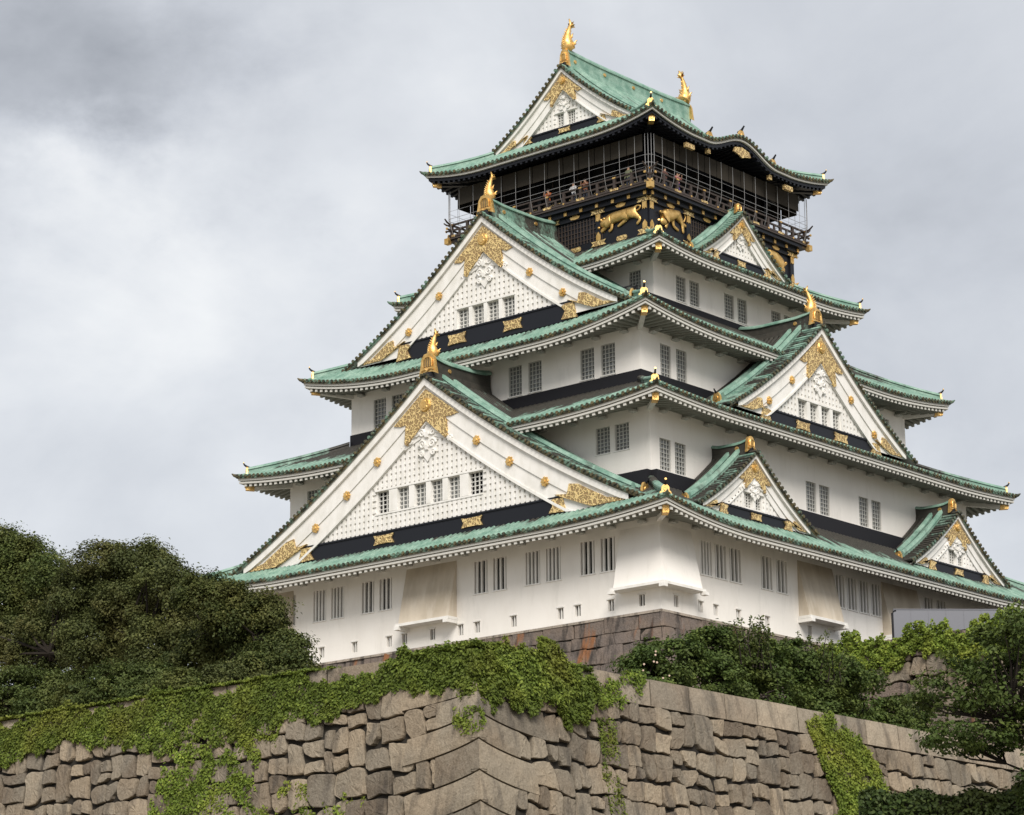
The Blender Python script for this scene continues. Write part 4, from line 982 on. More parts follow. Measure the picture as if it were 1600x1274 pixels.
def stone_block(mb, poly, fmap, m, R, gap=.025, bulge=.09, depth=.35, rough_=.03, tone=None, round_=.16, sub=True):
    P = np.array(poly); c = P.mean(0)
    # dense outline
    Q = []
    n = len(P)
    for i in range(n):
        a_, b_ = P[i], P[(i+1) % n]; l = np.hypot(*(b_-a_)); k_ = max(1, int(l/.28)) if sub else 1
        for j in range(k_): Q.append(a_+(b_-a_)*j/k_)
    Q = np.array(Q)
    if len(Q) < 4: return
    # round the corners a little
    for _ in range(1 if sub else 2): Q = (1-round_)*Q+round_*.5*(np.roll(Q, 1, 0)+np.roll(Q, -1, 0))
    d = Q-c; rr = np.hypot(*d.T)+1e-6; sz = rr.mean()
    if sz < .08: return
    Q = c+d*(1-(gap+R.uniform(0, .012))/rr)[:, None]+np.array([[R.gauss(0, rough_*.35), R.gauss(0, rough_*.35)] for _ in Q])
    out0 = R.uniform(-.025, .03); tx, tz = R.gauss(0, .05), R.gauss(0, .05)
    rings = [(1.0, -depth), (1.0, -.03), (.97, bulge*.6), (.91, bulge*.95), (.5, bulge)]
    k_ = len(Q); V = []; 
    for f_, h_ in rings:
        for q in Q:
            e = c+(q-c)*f_; dd = e-c
            hh = h_+(out0 if h_ > -.2 else 0)+(tx*dd[0]+tz*dd[1] if h_ > 0 else 0)+(R.gauss(0, rough_*.35) if h_ > 0 else 0)
            V.append(fmap(e[0], e[1], hh))
    V.append(fmap(c[0], c[1], bulge+out0))
    F = [(i*k_+j, i*k_+(j+1) % k_, (i+1)*k_+(j+1) % k_, (i+1)*k_+j) for i in range(len(rings)-1) for j in range(k_)]
    ci = len(V)-1; b0 = (len(rings)-1)*k_
    F += [(b0+j, b0+(j+1) % k_, ci) for j in range(k_)]
    mb.add(V, F, m, tone if tone is not None else R.random())
FX, FY, FZ, BAT = 53.0, -75.3, -14.05, .24
def off(z): d_ = FZ-z; return BAT*d_
def warp(s_, z): return z+.75*math.exp(-s_/2.3)*min(1, max(0, (FZ-.9-z)/1.5))
fL = lambda s_, z, n_: (FX+off(z)-s_, FY-off(z)-n_, warp(s_, z))
fR = lambda s_, z, n_: (FX+off(z)+n_, FY-off(z)+s_, warp(s_, z))
R = random.Random(5)
ZB = -21.2
QU = ([], []); z = FZ-.86; i = 0
while z > ZB:
    h = R.uniform(.78, .95); la, lb = (2.7, 1.45) if i % 2 == 0 else (1.35, 2.6)
    QU[0].append((z, z-h, la+R.uniform(-.25, .3))); QU[1].append((z, z-h, lb+R.uniform(-.25, .3))); z -= h; i += 1
fw_ = empty('stone_wall', (0, 0, 0), 'tan granite retaining wall with a sharp corner, ivy spilling over its top, in the foreground', 'stone wall')
mb = MB()
for f_, Ls, sd_ in ((fL, 36, 3), (fR, 42, 9)):
    for poly in blocks(.9, Ls, ZB, FZ-.86, .92, .90, sd_):
        cx_, cz_ = np.mean(np.array(poly), 0)
        if any(z1_ < cz_ < z0_ and cx_ < l_-.22 for z0_, z1_, l_ in QU[0 if f_ is fL else 1]): continue
        stone_block(mb, poly, f_, 'stone', R, gap=.026+.02*R.random(), bulge=R.uniform(.012, .045), rough_=.02, round_=.16, sub=False)
mb.build('rubble_face', fw_)
# interlocked corner stones
mb = MB()
for f_, qs in ((fL, QU[0]), (fR, QU[1])):
    for (z, z1_, l_) in qs:
        tn = R.choice((.05, .2, .45, .7, .95)); g_ = .028; nx = 10
        us = np.linspace(0, l_-g_, nx); zz = np.linspace(z1_+g_, z-g_, 5); G = []
        slant = R.uniform(-.12, .12)
        for q in range(5):
            G.append([f_(us[p]+slant*(q-2)/2*(us[p]/l_), zz[q], (.045 if (q in (0, 4) or p == nx-1) else R.uniform(.06, .085))) if p > 0 else f_(-.055, zz[q], .055) for p in range(nx)])
        mb.grid(np.array(G), 'stone', np.full((5, nx), tn))
        for row in (G[0], G[4], [g[-1] for g in G]):
            row2 = [tuple(np.array(p_)-.33*(np.array(f_(1, -15, 1))-np.array(f_(1, -15, 0)))) for p_ in row]; mb.grid(np.array([row, row2]), 'stone', np.full((2, len(row)), tn))
mb.build('corner_stones', fw_)
# dressed coping course
mb = MB()
for f_, Ls in ((fL, 36), (fR, 42)):
    x = 0.0
    while x < Ls:
        w_ = R.uniform(1.2, 2.3); g_ = .032; zt_, zb_ = FZ+R.uniform(-.01, .02), FZ-.86+.02
        if x == 0: w_ = 1.9
        a_, b_ = x+g_, x+w_-g_; tn = R.choice((0, .1, .3, .5, .9)); us = np.linspace(a_ if x > 0 else 0, b_, 7); zz = np.linspace(zb_, zt_, 4)
        rows = [[f_(u_, zb_, -.35) for u_ in us]]+[[f_(u_, z_, (-.012 if (p in (0, 6) or q in (0, 3)) else R.uniform(.0, .02))) for p, u_ in enumerate(us)] for q, z_ in enumerate(zz)]+[[f_(u_, zt_+.01, -1.1) for u_ in us]]
        mb.grid(np.array(rows), 'cope', np.full((6, 7), tn))
        for u_ in (us[0], us[-1]): mb.add([f_(u_, zb_, -.012), f_(u_, zt_, -.012), f_(u_, zt_, -.4), f_(u_, zb_, -.4)], [(0, 1, 2, 3)], 'cope', tn)
        x += w_
for f_, Ls in ((fL, 36), (fR, 42)): mb.grid(np.array([[f_(u_, z_, -.045) for u_ in np.linspace(.1, Ls, 12)] for z_ in (FZ-.84, FZ-.03)]), 'joint')
mb.build('coping_course', fw_)
mb = MB()   # dark core behind the joints
for f_, Ls in ((fL, 38), (fR, 44)):
    zz = np.linspace(-30, FZ-.35, 12); us = np.concatenate([np.linspace(0, 4, 8), np.linspace(5, Ls, 6)])
    mb.grid(np.array([[f_(u_, z_, -.13) for u_ in us] for z_ in zz]), 'joint')
mb.build('wall_core', fw_)

# keep's stone base
KZ = -.49; KA, KB = 16.0, 18.42
koff = lambda z: .20*(KZ-z)+.012*(KZ-z)**2
kb = empty('castle_stone_base', (0, 0, 0), 'dark stained stone base with rusty streaks directly under the white castle wall', 'stone base')
fKL = lambda s_, z, n_: (KA+koff(z)-s_, -KB-koff(z)-n_, z)
fKR = lambda s_, z, n_: (KA+koff(z)+n_, -KB-koff(z)+s_, z)
mb = MB(); R = random.Random(21)
for f_, Ls, sd_ in ((fKL, 33.5, 31), (fKR, 34.5, 37)):
    # top ledge course
    x = 0
    while x < Ls:
        w_ = R.uniform(1.4, 2.4); stone_block(mb, [(x, KZ-.92), (min(x+w_, Ls), KZ-.92), (min(x+w_, Ls), KZ-.0), (x, KZ-.0)], f_, 'base', R, gap=.012, bulge=.03, round_=.03, rough_=.012, tone=R.uniform(.0, .7)); x += w_
    for poly in courses(0.0, Ls, KZ-8.3, KZ-.92, 1.2, .80, sd_, .05, .02, .1): stone_block(mb, poly, f_, 'base', R, gap=.016, bulge=.035, round_=.05, rough_=.015)
mb.build('stone_face', kb)
mb = MB(); zz = np.linspace(-14.2, KZ-.03, 10)
for f_, Ls in ((fKL, 34), (fKR, 36)): mb.grid(np.array([[f_(u_, z_, -.07) for u_ in (0, Ls)] for z_ in zz]), 'joint')
mb.add([(-KA-.3, -KB, KZ-.02), (KA, -KB, KZ-.02), (KA, KB, KZ-.02), (-KA-.3, KB, KZ-.02)], [(0, 1, 2, 3)], 'cement')
mb.build('base_core', kb)
mb = MB()
mb.sweep([(-17, -KB+.02, KZ), (KA+.0, -KB+.02, KZ)], [(0, -.10), (.13, -.10), (.11, .03), (0, .06)], (0, -1, 0), (0, 0, 1), 'cement'); mb.sweep([(KA-.02, -KB, KZ), (KA-.02, KB, KZ)], [(0, -.10), (.13, -.10), (.11, .03), (0, .06)], (1, 0, 0), (0, 0, 1), 'cement')
mb.build('mortar_ledge', kb)

# stone platform east of the keep
pf = empty('stone_platform', (0, 0, 0), 'rough stone platform beside the keep, its top edge under yellow green vines', 'stone platform')
fP = lambda s_, z, n_: (16.8+s_, -6.0-.15*(-1.2-z)-n_, z)
mb = MB()
for poly in blocks(0, 34, -13.5, -1.25, 1.9, 1.7, 77, .05): stone_block(mb, poly, fP, 'base' if R.random() < .4 else 'stone', R, gap=.035, bulge=.07, rough_=.03, tone=R.uniform(.4, 1), round_=.3, sub=False)
mb.build('stone_face', pf); mb = MB(); mb.box(16.9, 51, -5.9, 30, -14.1, -1.25, 'joint'); mb.build('platform_core', pf)

# grey sheet hoarding
hd = empty('grey_hoarding', (20.6, -3.1, -1.25), 'plain grey sheet metal hoarding with a dark end post, beside the white castle wall', 'hoarding')
hd.rotation_euler = (0, 0, math.atan2(5.0, 5.14))
mb = MB(); n_ = 16
mb.box(0, 16, -.03, .03, 0.02, 2.24, 'hoard')
for i in range(1, n_): mb.box(i-.012, i+.012, -.05, -.031, .03, 2.23, 'hoard')
mb.box(0, 16, -.06, .05, 2.243, 2.29, 'hoard'); mb.build('panel', hd)
mb = MB(); mb.box(-.10, -.002, -.08, .08, 0, 2.05, 'bar' if False else 'flash'); mb.tube([(-.05, -.02, 2.0), (.02, -.03, 2.15), (.16, -.05, 2.2)], .04, 'flash', 6); mb.build('post', hd)

# ================================================================== GROUND
def ground():
    mb = MB()
    def ring(r, z): return [(r*cos(t)*1.0, r*sin(t)*1.0, z) for t in np.linspace(0, 2*pi, 64, endpoint=False)]
    rr = [0, 100, 300, 1000, 4000, 9000]
    P = np.array([ring(max(r, .01), -28.65) for r in rr]); mb.grid(P, 'ground', close=True)
    o = mb.build('ground'); tag(o, kind='structure')
    mb = MB(); mb.add([(-120, FY+.9, -14.2), (FX-.9, FY+.9, -14.2), (FX-.9, 90, -14.2), (-120, 90, -14.2)], [(0, 1, 2, 3)], 'ground')
    tag(mb.build('terrace_ground'), kind='structure')
ground()

# ================================================================== FOLIAGE
def leaf_mesh(name, pos, nrm, size, mat_, parent, w, seed=0, aspect=.62):
    """one small four cornered leaf per position; nrm = preferred normals (n,3)"""
    rs = np.random.RandomState(seed); n = len(pos)
    N_ = nrm+rs.normal(0, .55, (n, 3)); N_ /= np.linalg.norm(N_, axis=1, keepdims=True)+1e-9
    a_ = np.cross(N_, rs.normal(0, 1, (n, 3))); a_ /= np.linalg.norm(a_, axis=1, keepdims=True)+1e-9; b_ = np.cross(N_, a_)
    s_ = size*rs.uniform(.6, 1.35, (n, 1))
    fold = N_*s_*.18
    V = np.stack([pos-a_*s_*.5, pos-b_*s_*.5*aspect+fold, pos+a_*s_*.5, pos+b_*s_*.5*aspect+fold], 1).reshape(-1, 3)
    me = bpy.data.meshes.new(name); me.vertices.add(4*n); me.vertices.foreach_set('co', V.ravel().astype(np.float32))
    me.loops.add(4*n); me.loops.foreach_set('vertex_index', np.arange(4*n, dtype=np.int32)); me.polygons.add(n)
    me.polygons.foreach_set('loop_start', np.arange(0, 4*n, 4, dtype=np.int32)); me.polygons.foreach_set('loop_total', np.full(n, 4, np.int32))
    me.materials.append(mat_); at = me.attributes.new('w', 'FLOAT', 'POINT'); at.data.foreach_set('value', np.repeat(np.clip(w, 0, 1), 4).astype(np.float32))
    me.update(); me.validate(); o = bpy.data.objects.new(name, me); C.objects.link(o)
    if parent: o.parent = parent
    return o
LG = dict(dark=m_leaf('leaf_dark', (.040, .060, .018), (.080, .102, .028), (.16, .16, .045)),
    brown=m_leaf('leaf_brownish', (.046, .062, .020), (.092, .110, .034), (.168, .180, .056)),
    mid=m_leaf('leaf_mid', (.045, .070, .020), (.085, .115, .030), (.15, .17, .045)),
    shrub=m_leaf('leaf_shrub', (.036, .062, .016), (.075, .115, .026), (.15, .19, .045)),
    ivy=m_leaf('leaf_ivy', (.062, .090, .016), (.125, .175, .028), (.235, .29, .048)),
    vine=m_leaf('leaf_vine', (.09, .14, .02), (.17, .24, .035), (.30, .36, .06)),
    deep=m_leaf('leaf_deep', (.026, .045, .012), (.048, .075, .018), (.09, .12, .030)))
def crown(name, clusters, nclump, nleaf, size, lm, parent, seed, clump=.42, flat=.55, droop=0, base=None):
    """clusters: (cx,cy,cz,rx,ry,rz). clumps on each ellipsoid's shell; leaves in each clump"""
    rs = np.random.RandomState(seed); vol = np.array([c[3]*c[5]+c[3]*c[4] for c in clusters]); pr = vol/vol.sum()
    nclump = int(nclump*1.9); clump = clump*.78; ids = rs.choice(len(clusters), nclump, p=pr); Cl = np.array(clusters)[ids]
    d = rs.normal(0, 1, (nclump, 3)); d /= np.linalg.norm(d, axis=1, keepdims=True); rad = rs.uniform(.45, 1.06, (nclump, 1))**.6
    cc = Cl[:, :3]+d*Cl[:, 3:]*rad; sz = clump*rs.uniform(.55, 1.5, nclump)
    li = rs.randint(0, nclump, nleaf); g = rs.normal(0, 1, (nleaf, 3)); g = g/np.maximum(1, np.linalg.norm(g, axis=1, keepdims=True)/1.6)
    g = g*np.where(rs.uniform(0, 1, (nleaf, 1)) < .16, 1.4, 1.0); pos = cc[li]+g*sz[li][:, None]*np.array((1, 1, flat)); pos[:, 2] -= droop*(g[:, 0]**2+g[:, 1]**2)*sz[li]*.25
    nrm = d[li]*.5+np.array((0, 0, .8))+g*.3
    tone = rs.uniform(0, 1, nclump)*.6; w = tone[li]+rs.uniform(0, .4, nleaf)
    o = leaf_mesh(name, pos, nrm, size, LG[lm], parent, w, seed); return cc, sz
def limbs(mb, base, cc, sz, seed, r0=.25, n=40, h0=.35, m='bark'):
    rs = np.random.RandomState(seed); base = np.array(base, float); top = cc[:, 2].max(); ctr = cc.mean(0)
    fork = base*(1-h0)+np.array([ctr[0], ctr[1], ctr[2]])*h0
    fork[2] = max(base[2]+(ctr[2]-base[2])*.55, ctr[2]-1.7)
    mb.tube([base, base*.5+fork*.5+rs.normal(0, .1, 3)*[1, 1, 0], fork], [r0, r0*.8, r0*.6], m, 9)
    ks = rs.choice(len(cc), min(7, len(cc)), replace=False); mains = []
    for k_ in ks:
        e = fork+(cc[k_]-fork)*.6; mid = (fork+e)/2+rs.normal(0, .15, 3); mains.append(e); mb.tube([fork, mid, e], [r0*.34, r0*.22, r0*.12], m, 7)
    mains = np.array(mains)
    for k_ in rs.choice(len(cc), min(n, len(cc)), replace=False):
        e = cc[k_]; j = np.argmin(np.linalg.norm(mains-e, axis=1)); s_ = mains[j]; mid = (s_+e)/2+rs.normal(0, .18, 3)
        mb.tube([s_, mid, e], [r0*.18, r0*.12, r0*.04], m, 5)
def tree(name, label, cat, base, clusters, nclump, nleaf, size, lm, seed, r0=.25, clump=.42, flat=.55, group=None, nl=60, droop=0):
    root = empty(name, base, label, cat, group); rel = [(c[0]-base[0], c[1]-base[1], c[2]-base[2], c[3], c[4], c[5]) for c in clusters]
    cc, sz = crown('crown', rel, nclump, nleaf, size, lm, root, seed, clump, flat, droop)
    mb = MB(); limbs(mb, (0, 0, 0), cc, sz, seed+1, r0, nl); mb.build('trunk', root); return root
def at(px, py, Y):   # point of the view ray on the plane y = Y
    d = pixdir(px, py); return CAM+d*(Y-CAM[1])/d[1]
def cl(Y, *rows, flat=.8):   # crown lobes: picture place, size and depth turned into metres
    o_ = []
    for px, py, r_ in rows:
        p = at(px, py, Y); k_ = r_*np.linalg.norm(p-CAM)/FPX; dd = rng.uniform(-.8, .8); p = at(px, py, Y+dd); o_.append((p[0], p[1], p[2], k_, k_, k_*flat))
    return o_
def basep(c_): return (float(np.mean([q[0] for q in c_])), float(np.mean([q[1] for q in c_])), -14.2)
# left group, on the terrace behind the wall
c_ = cl(-53, (-10, 868, 52), (42, 882, 44), (85, 905, 34), (5, 935, 55), (60, 950, 50))
tree('broadleaf_tree', 'mid green rounded tree at the far left edge behind the ivy topped wall', 'tree', basep(c_), c_, 230, 90000, .13, 'mid', 101, .34, .40, .75)
c_ = cl(-57, (165, 893, 52), (222, 880, 42), (262, 905, 42), (125, 930, 48), (300, 942, 44), (200, 950, 50), (80, 985, 48), (40, 1030, 42), (100, 1040, 40), (180, 1030, 40), (290, 990, 44), (150, 1000, 55), (240, 1010, 50), (15, 1005, 42))
tree('broadleaf_tree', 'large brownish broadleaf tree with a domed crown, left of the castle', 'tree', basep(c_), c_, 420, 190000, .115, 'brown', 102, .42, .33, .72, nl=170)
c_ = cl(-60, (318, 930, 40), (352, 938, 34), (360, 965, 42), (415, 960, 34), (400, 1000, 44), (445, 1015, 36), (340, 1010, 48), (455, 1048, 34), (400, 1055, 44), (300, 1040, 40))
tree('broadleaf_tree', 'dark green tree overlapping the lower left corner of the castle wall', 'tree', basep(c_), c_, 280, 120000, .11, 'dark', 103, .34, .30, .7, nl=110)
c_ = cl(-66, (20, 1085, 45), (80, 1080, 42), (130, 1090, 36), (60, 1120, 40), (0, 1120, 40))
tree('broadleaf_bush', 'light olive bushy tree low at the left edge, just above the ivy', 'bush', basep(c_), c_, 120, 50000, .11, 'mid', 104, .2, .30)
c_ = cl(-66, (180, 1070, 40), (235, 1062, 34), (285, 1075, 34), (220, 1095, 40), (160, 1105, 40), (300, 1100, 34))
tree('broadleaf_bush', 'feathery light green bush between the brownish tree and the ivy topped wall', 'bush', basep(c_), c_, 160, 60000, .105, 'mid', 105, .2, .25)
c_ = cl(-64, (350, 1070, 38), (405, 1082, 30), (450, 1072, 32), (485, 1078, 22), (360, 1100, 30))
tree('broadleaf_bush', 'dark bush filling the gap under the dark tree beside the castle base', 'bush', basep(c_), c_, 100, 36000, .105, 'brown', 106, .18, .27)
# bushes right of the corner, behind the wall
tree('evergreen_bush', 'dark green bush with pale pink blossoms in front of the corner of the castle base', 'bush', (45.5, -57.2, -14.2),
     [(45.4, -57.4, -11.9, 1.1, 1.1, .95), (45.2, -56.0, -11.3, 1.2, 1.3, 1.0), (45.8, -58.0, -13.0, 1.0, 1.2, .9)], 80, 22000, .13, 'shrub', 111, .12, .27)
tree('evergreen_bush', 'tall dark green shrub with upright leafy shoots in the middle of the right wall top', 'bush', (45.5, -53.5, -14.2),
     [(45.3, -53.4, -10.8, 1.3, 1.5, 1.1), (45.5, -51.6, -10.9, 1.2, 1.3, 1.0), (45.8, -54.6, -12.2, 1.4, 1.6, 1.2), (46.0, -51.5, -12.4, 1.3, 1.9, 1.2)], 130, 36000, .13, 'shrub', 112, .14, .27)
tree('evergreen_bush', 'dark shrub with thin shoots reaching over the white wall, right of the tall shrub', 'bush', (45.5, -48.5, -14.2),
     [(45.4, -49.3, -10.7, 1.1, 1.3, 1.0), (45.6, -47.2, -10.9, 1.2, 1.5, 1.0), (46.0, -48.4, -12.4, 1.3, 2.2, 1.2)], 120, 34000, .13, 'shrub', 113, .14, .26)
tree('evergreen_bush', 'lower green bush sloping down behind the right end of the coping stones', 'bush', (45.5, -44.0, -14.2),
     [(45.4, -44.6, -11.3, 1.2, 1.6, 1.0), (45.6, -42.4, -11.9, 1.1, 1.5, .9), (46.0, -43.5, -12.9, 1.4, 2.4, 1.0)], 110, 30000, .13, 'shrub', 114, .14, .28)
rs = np.random.RandomState(3)
bl = MB()
for i in range(18):
    p = (46.4+rs.uniform(-.2, .2), -58.1+rs.normal(0, .55), -12.2+rs.normal(0, .5))
    bl.disc(p, (1, -.9, .1+rs.uniform(-.3, .3)), .04, .03, 'blossom' if False else 'skin', 6)
M['skin2'] = mat('pale_pink_petal', (.50, .38, .30), .8); bl.mats = ['skin2'] if bl.mats else []
tag(bl.build('blossoms'), 'small pale pink blossoms scattered on the bush by the castle base corner', 'flowers', kind='stuff')
# upright shoots
def shoots(label, cx, cy, z0, n, h, sp, lm, seed, size=.12, name='leafy_shoot'):
    rs = np.random.RandomState(seed); root = empty(name, (cx, cy, z0), label, 'shrub'); mb = MB(); P = []; 
    for i in range(n):
        mb = MB(); b_ = np.array([rs.normal(0, .3), rs.normal(0, sp), 0]); hh = h*rs.uniform(.5, 1); e = b_+np.array([rs.normal(0, .15), rs.normal(0, .25), hh])
        mb.tube([b_, (b_+e)/2+rs.normal(0, .06, 3), e], [.03, .02, .008], 'bark', 5); mb.build('stem', root)
        for k_ in range(int(hh*55)):
            t_ = rs.uniform(.15, 1.02); P.append(b_+(e-b_)*t_+rs.normal(0, .10*(1.1-t_)+.05, 3))
    P = np.array(P); leaf_mesh('leaves', P, rs.normal(0, .5, P.shape)+[0, 0, .6], size, LG[lm], root, rs.uniform(0, 1, len(P)), seed)
shoots('thin leafy shoots rising above the tall shrub against the white wall', 46.2, -52.3, -11.2, 16, 2.0, 1.1, 'mid', 121)
shoots('leafy shoots on the shrub below the second stone dropping box', 46.2, -48.3, -11.2, 14, 1.9, .8, 'mid', 122)

# right: tree standing low in front of the wall, and the hedge at its foot
tree('dark_tree', 'dark spreading tree at the right edge standing in front of the stone wall', 'tree', (73.4, -79.5, -28.65),
     [(72.6, -80.6, -17.2, 1.0, 1.2, .50), (73.7, -80.3, -17.0, 1.0, 1.3, .55), (71.9, -81.0, -18.0, 1.1, 1.2, .45), (73.3, -80.6, -18.2, 1.5, 1.3, .55), (74.6, -80.3, -18.5, 1.2, 1.3, .9), (72.2, -81.1, -19.0, 1.2, 1.1, .30), (74.4, -80.6, -19.8, 1.0, 1.0, 1.0), (73.4, -80.6, -16.5, .5, .5, .30)],
     200, 24000, .10, 'shrub', 131, .16, .21, .5, nl=120)
tree('dark_tree', 'very dark leafy mass rising from the lower right corner', 'tree', (75.6, -80.6, -28.65),
     [(75.0, -81.0, -18.8, .8, .9, 1.2), (74.9, -81.4, -20.3, 1.3, .9, 1.1), (74.9, -81.2, -21.6, 1.4, 1, 1.0)], 110, 26000, .10, 'deep', 132, .14, .24, .6, nl=50)
def hedge():
    rs = np.random.RandomState(8); n = 26000
    a_ = np.array([69.6, -81.6]); b_ = np.array([76.2, -77.0]); d_ = (b_-a_)/np.linalg.norm(b_-a_); nn = np.array([d_[1], -d_[0]])
    t_ = rs.uniform(0, 1, n); zt_ = -20.15+.05*np.sin(t_*19)+.07*np.sin(t_*47)
    k_ = rs.uniform(0, 1, n); front = k_ < .75
    ou = np.where(front, .5+rs.normal(0, .07, n), rs.uniform(-.5, .5, n)); z = np.where(front, zt_-rs.uniform(0, 2.6, n), zt_+rs.normal(0, .05, n))
    P = np.stack([a_[0]+(b_-a_)[0]*t_+nn[0]*ou, a_[1]+(b_-a_)[1]*t_+nn[1]*ou, z], -1)
    root = empty('clipped_hedge', (0, 0, 0), 'low dark green hedge along the bottom right, in front of the stone wall', 'hedge')
    nr = np.where(front[:, None], np.array([nn[0], nn[1], .5]), np.array([0, 0, 1.])); leaf_mesh('leaves', P, nr, .10, LG['deep'], root, rs.uniform(0, 1, n)*.8, 9)
    mb = MB(); c_ = [(a_[0], a_[1]), (b_[0], b_[1])]
    mb.sweep([(a_[0], a_[1], -24), (b_[0], b_[1], -24)], [(-.4, -4.65), (.4, -4.65), (.4, 3.75), (-.4, 3.75)], (nn[0], nn[1], 0), (0, 0, 1), 'joint'); mb.build('inner_growth', root)
hedge()

# ivy sheets: polygons in (s,z) on a wall face; s from the corner
def inpoly(poly, x, y):
    c_ = np.zeros(len(x), bool); n = len(poly)
    for i in range(n):
        x0, y0 = poly[i]; x1, y1 = poly[(i+1) % n]
        cond = ((y0 > y) != (y1 > y)) & (x < (x1-x0)*(y-y0)/((y1-y0) if y1 != y0 else 1e-9)+x0); c_ ^= cond
    return c_
def ivy(label, f_, poly, n, size, lm, seed, thick=.22, name='ivy', ragged=.35, hang=1.0, cover=1.0, hump=None, kind='stuff'):
    rs = np.random.RandomState(seed); P = np.array(poly); x0, y0 = P.min(0)-.3; x1, y1 = P.max(0)+.3
    X = rs.uniform(x0, x1, n); Y = rs.uniform(y0, y1, n)
    # ragged lower edge: displace test point by smooth noise
    nx = sum(np.sin(X*f+p)*a_ for f, p, a_ in ((1.3, 1, .5), (3.1, 2, .3), (7.7, 4, .2), (17, 1, .12)))
    ny = sum(np.sin(X*f+Y*g_+p)*a_ for f, g_, p, a_ in ((1.9, 1, 3, .4), (4.3, 3, 1, .35), (9.1, -5, 5, .3), (23, 4, .5, .2)))
    ok = inpoly(poly, X+ragged*.3*ny, Y+ragged*nx*.8)
    # patchiness
    hole = (np.sin(X*2.9+np.sin(Y*3.3))*np.sin(Y*4.1+2*np.sin(X*1.7)))
    ok &= (hole+rs.uniform(-.5, .5, n)) < (cover*2-1)
    X, Y, hole = X[ok], Y[ok], hole[ok]; k_ = len(X)
    lump = .5+.5*np.sin(X*5+1.3*np.sin(Y*6))*np.sin(Y*5.3+X)
    d_ = np.abs(rs.normal(0, 1, k_))*thick*.35+thick*lump*.8
    if hump is not None: d_ = d_+hump(X, Y)
    pos = np.array([f_(a_, b_, c_) for a_, b_, c_ in zip(X, Y, d_)])
    base = np.array([f_(a_, b_, c_-1) for a_, b_, c_ in zip(X, Y, d_)]); nrm = pos-base; nrm = nrm*1.0+np.array((0, 0, .45))
    pos += rs.normal(0, .02, pos.shape)
    w = np.clip(.25+.35*lump+rs.uniform(-.3, .45, k_), 0, 1)
    o = leaf_mesh(name, pos, nrm, size, LG[lm], None, w, seed); tag(o, label, 'ivy', None, kind); return o
L_ = lambda pts: [(FX-x, z) for x, z in pts]
iv1 = [(0, -14.0), (2.0, -14.1), (3.4, -14.3), (5, -14.3), (8, -14.1), (12, -14.05), (22, -14.05), (36, -14.0), (36, -15.6), (20, -15.4), (16.4, -15.25), (14, -15.45), (12.8, -16.3), (12.0, -15.7), (11.3, -15.65), (9, -15.7), (8.2, -15.7), (6.2, -15.55), (4.3, -15.2), (3.2, -15.25), (2.2, -15.3), (1.6, -15.0), (0, -15.2)]
fLn = lambda s_, z, n_: (FX+off(min(z, FZ))-s_, FY-off(min(z, FZ))-n_, z)
fRn = lambda s_, z, n_: (FX+off(min(z, FZ))+n_, FY-off(min(z, FZ))+s_, z)
ivy('thick green ivy draped along the top of the left face of the stone wall', fLn, iv1, 140000, .10, 'ivy', 201, .10, cover=.95, ragged=.42)
ivy('pale thin ivy climbing the left wall face below the ivy mat', fLn, [(7.4, -15.8), (9.2, -15.7), (10.6, -15.8), (12.3, -15.9), (13.2, -18.9), (12.8, -21), (8.6, -21), (8.0, -18.4), (8.8, -17.0)], 36000, .10, 'vine', 202, .07, cover=.62, ragged=.8)
ivy('sparse ivy sprigs on the lower left wall near the corner stones', fLn, [(4.2, -18.0), (7.4, -17.6), (7.6, -18.4), (6.0, -18.7), (4.4, -18.5)], 5200, .09, 'vine', 203, .05, cover=.5, ragged=.8)
# big clump on the corner, both faces and heaped over the top
hp = lambda X, Y: .02+.15*np.exp(-((X-1.8)/1.6)**2)
ivy('big bushy ivy clump heaped over the wall corner', fRn, [(-.2, -13.85), (1.2, -13.8), (2.6, -13.9), (4.0, -14.1), (4.9, -14.3), (5.2, -14.9), (4.6, -15.6), (3.6, -16.0), (2.9, -15.7), (2.0, -15.8), (1.0, -15.5), (.4, -15.6), (-.2, -15.2)], 46000, .105, 'ivy', 204, .20, hump=hp, ragged=.75, cover=.93)
ivy('bushy ivy on the left side of the wall corner', fLn, [(-.25, -13.85), (1.5, -13.9), (2.8, -14.15), (3.3, -14.6), (2.6, -15.0), (1.2, -15.2), (-.25, -15.3)], 20000, .105, 'ivy', 205, .16, ragged=.6, cover=.93)
def top_ivy():
    rs = np.random.RandomState(77); n = 34000; x = FX-rs.uniform(5.5, 36, n); y = FY+rs.uniform(-.15, .4, n); k_ = np.sin(x*1.7)+.6*np.sin(x*4.1)+rs.normal(0, .5, n) > -.9
    x, y = x[k_], y[k_]; z = FZ+.01+np.abs(rs.normal(0, .03, len(x)))+.03*np.sin(x*3)**2
    o = leaf_mesh('ivy', np.stack([x, y, z], -1), np.tile([0, -.5, 1.], (len(x), 1)), .10, LG['ivy'], None, rs.uniform(.3, 1, len(x)), 78); tag(o, 'ivy lying flat over the coping of the left wall, along its whole top edge', 'ivy', None, 'stuff')
top_ivy()
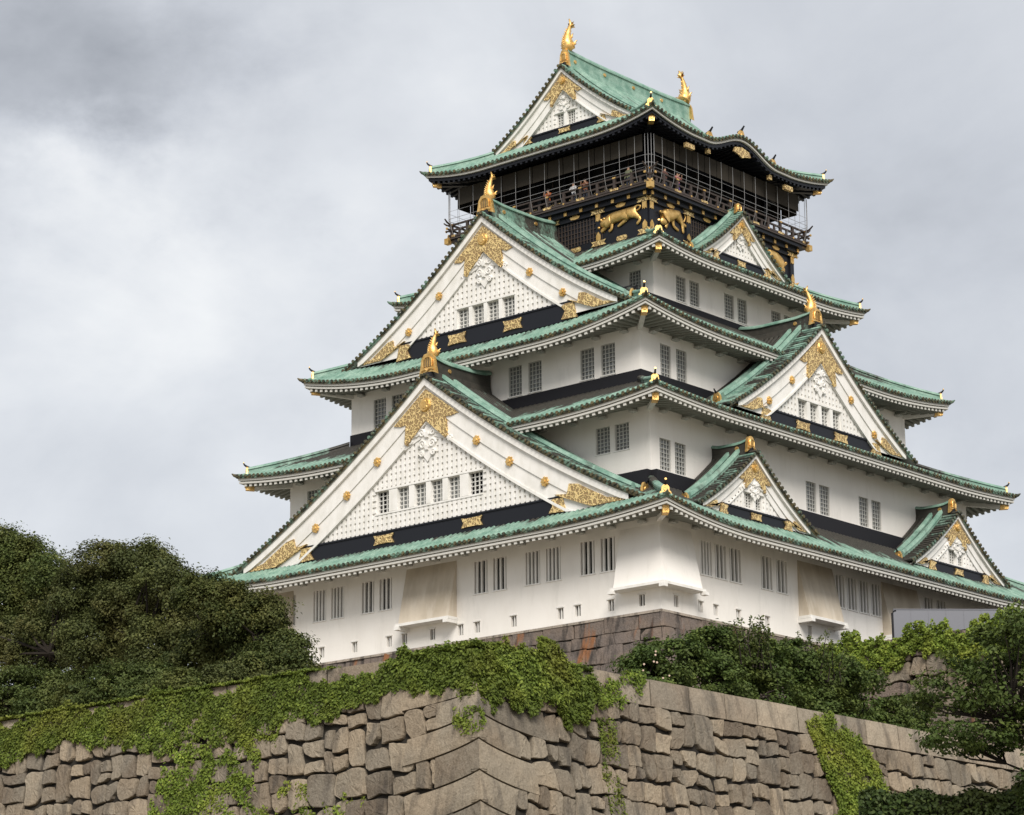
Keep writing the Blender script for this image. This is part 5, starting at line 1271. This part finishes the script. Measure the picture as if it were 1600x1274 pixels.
def cap_ivy():
    rs = np.random.RandomState(31); n = 22000; x = FX-rs.uniform(-.3, 2.4, n); y = FY+rs.uniform(-.2, 1.6, n)
    k_ = rs.uniform(0, 1, n) < .5; x = np.where(k_, x, FX-rs.uniform(-.2, 1.5, n)); y = np.where(k_, y, FY+rs.uniform(0, 5.0, n))
    z = -14.02+.16*np.exp(-((x-FX+.6)/2.2)**2-((y-FY-.8)/2.2)**2)*(1+.3*np.sin(x*6)*np.sin(y*5))+np.abs(rs.normal(0, .07, n))
    z = z-.17; o = leaf_mesh('ivy', np.stack([x, y, z], -1), np.tile([.2, -.2, 1.], (n, 1)), .12, LG['ivy'], None, rs.uniform(.2, 1, n), 32); tag(o, 'mounded ivy growing over the top of the wall corner', 'ivy', None, 'stuff')
cap_ivy()
ivy('bright ivy tuft dangling from the corner stone below the clump', fLn, [(-.35, -15.75), (.75, -15.75), (.7, -16.4), (.2, -16.6), (-.3, -16.5)], 3600, .10, 'vine', 206, .25, ragged=.15)
ivy('narrow ivy streamer running down the right wall face', fRn, [(5.2, -15.4), (6.0, -15.4), (6.1, -17.6), (6.5, -19), (6.6, -20.6), (6.0, -20.6), (5.7, -18.6), (5.3, -17)], 6500, .09, 'ivy', 207, .08, cover=.62, ragged=.3)
ivy('light sprawling vine over the coping stones right of the corner clump', fRn, [(4.6, -14.4), (5.6, -14.2), (6.6, -14.05), (7.6, -14.2), (7.4, -14.9), (6.4, -15.1), (5.2, -15.0)], 5000, .10, 'vine', 208, .10, cover=.55, ragged=.4)
ivy('yellow green ivy patch hanging down the right wall face', fRn, [(15.9, -14.3), (16.8, -14.25), (18.4, -14.6), (19.6, -15.3), (20.4, -16.6), (20.2, -18.4), (18.5, -18.6), (17.2, -17.6), (16.4, -16.0)], 32000, .10, 'vine', 209, .14, cover=.82, ragged=.4)
ivy('small ivy patch low on the right wall, under the yellow green ivy', fRn, [(15.6, -18.0), (17.6, -17.6), (18.4, -18.6), (17.0, -19.4), (15.9, -19.0)], 5000, .10, 'vine', 210, .10, cover=.7, ragged=.5)
fPn = lambda s_, z, n_: (16.8+s_, -6.0-.15*max(0, -1.2-z)-n_, z)
ivy('yellow green vines along the top edge of the stone platform by the hoarding', fPn, [(1, -1.05), (6, -.95), (18, -.85), (34, -.8), (34, -3.4), (24, -2.8), (14, -3.6), (8, -2.6), (1, -2.8)], 80000, .17, 'vine', 211, .30, ragged=1.0, cover=.9)
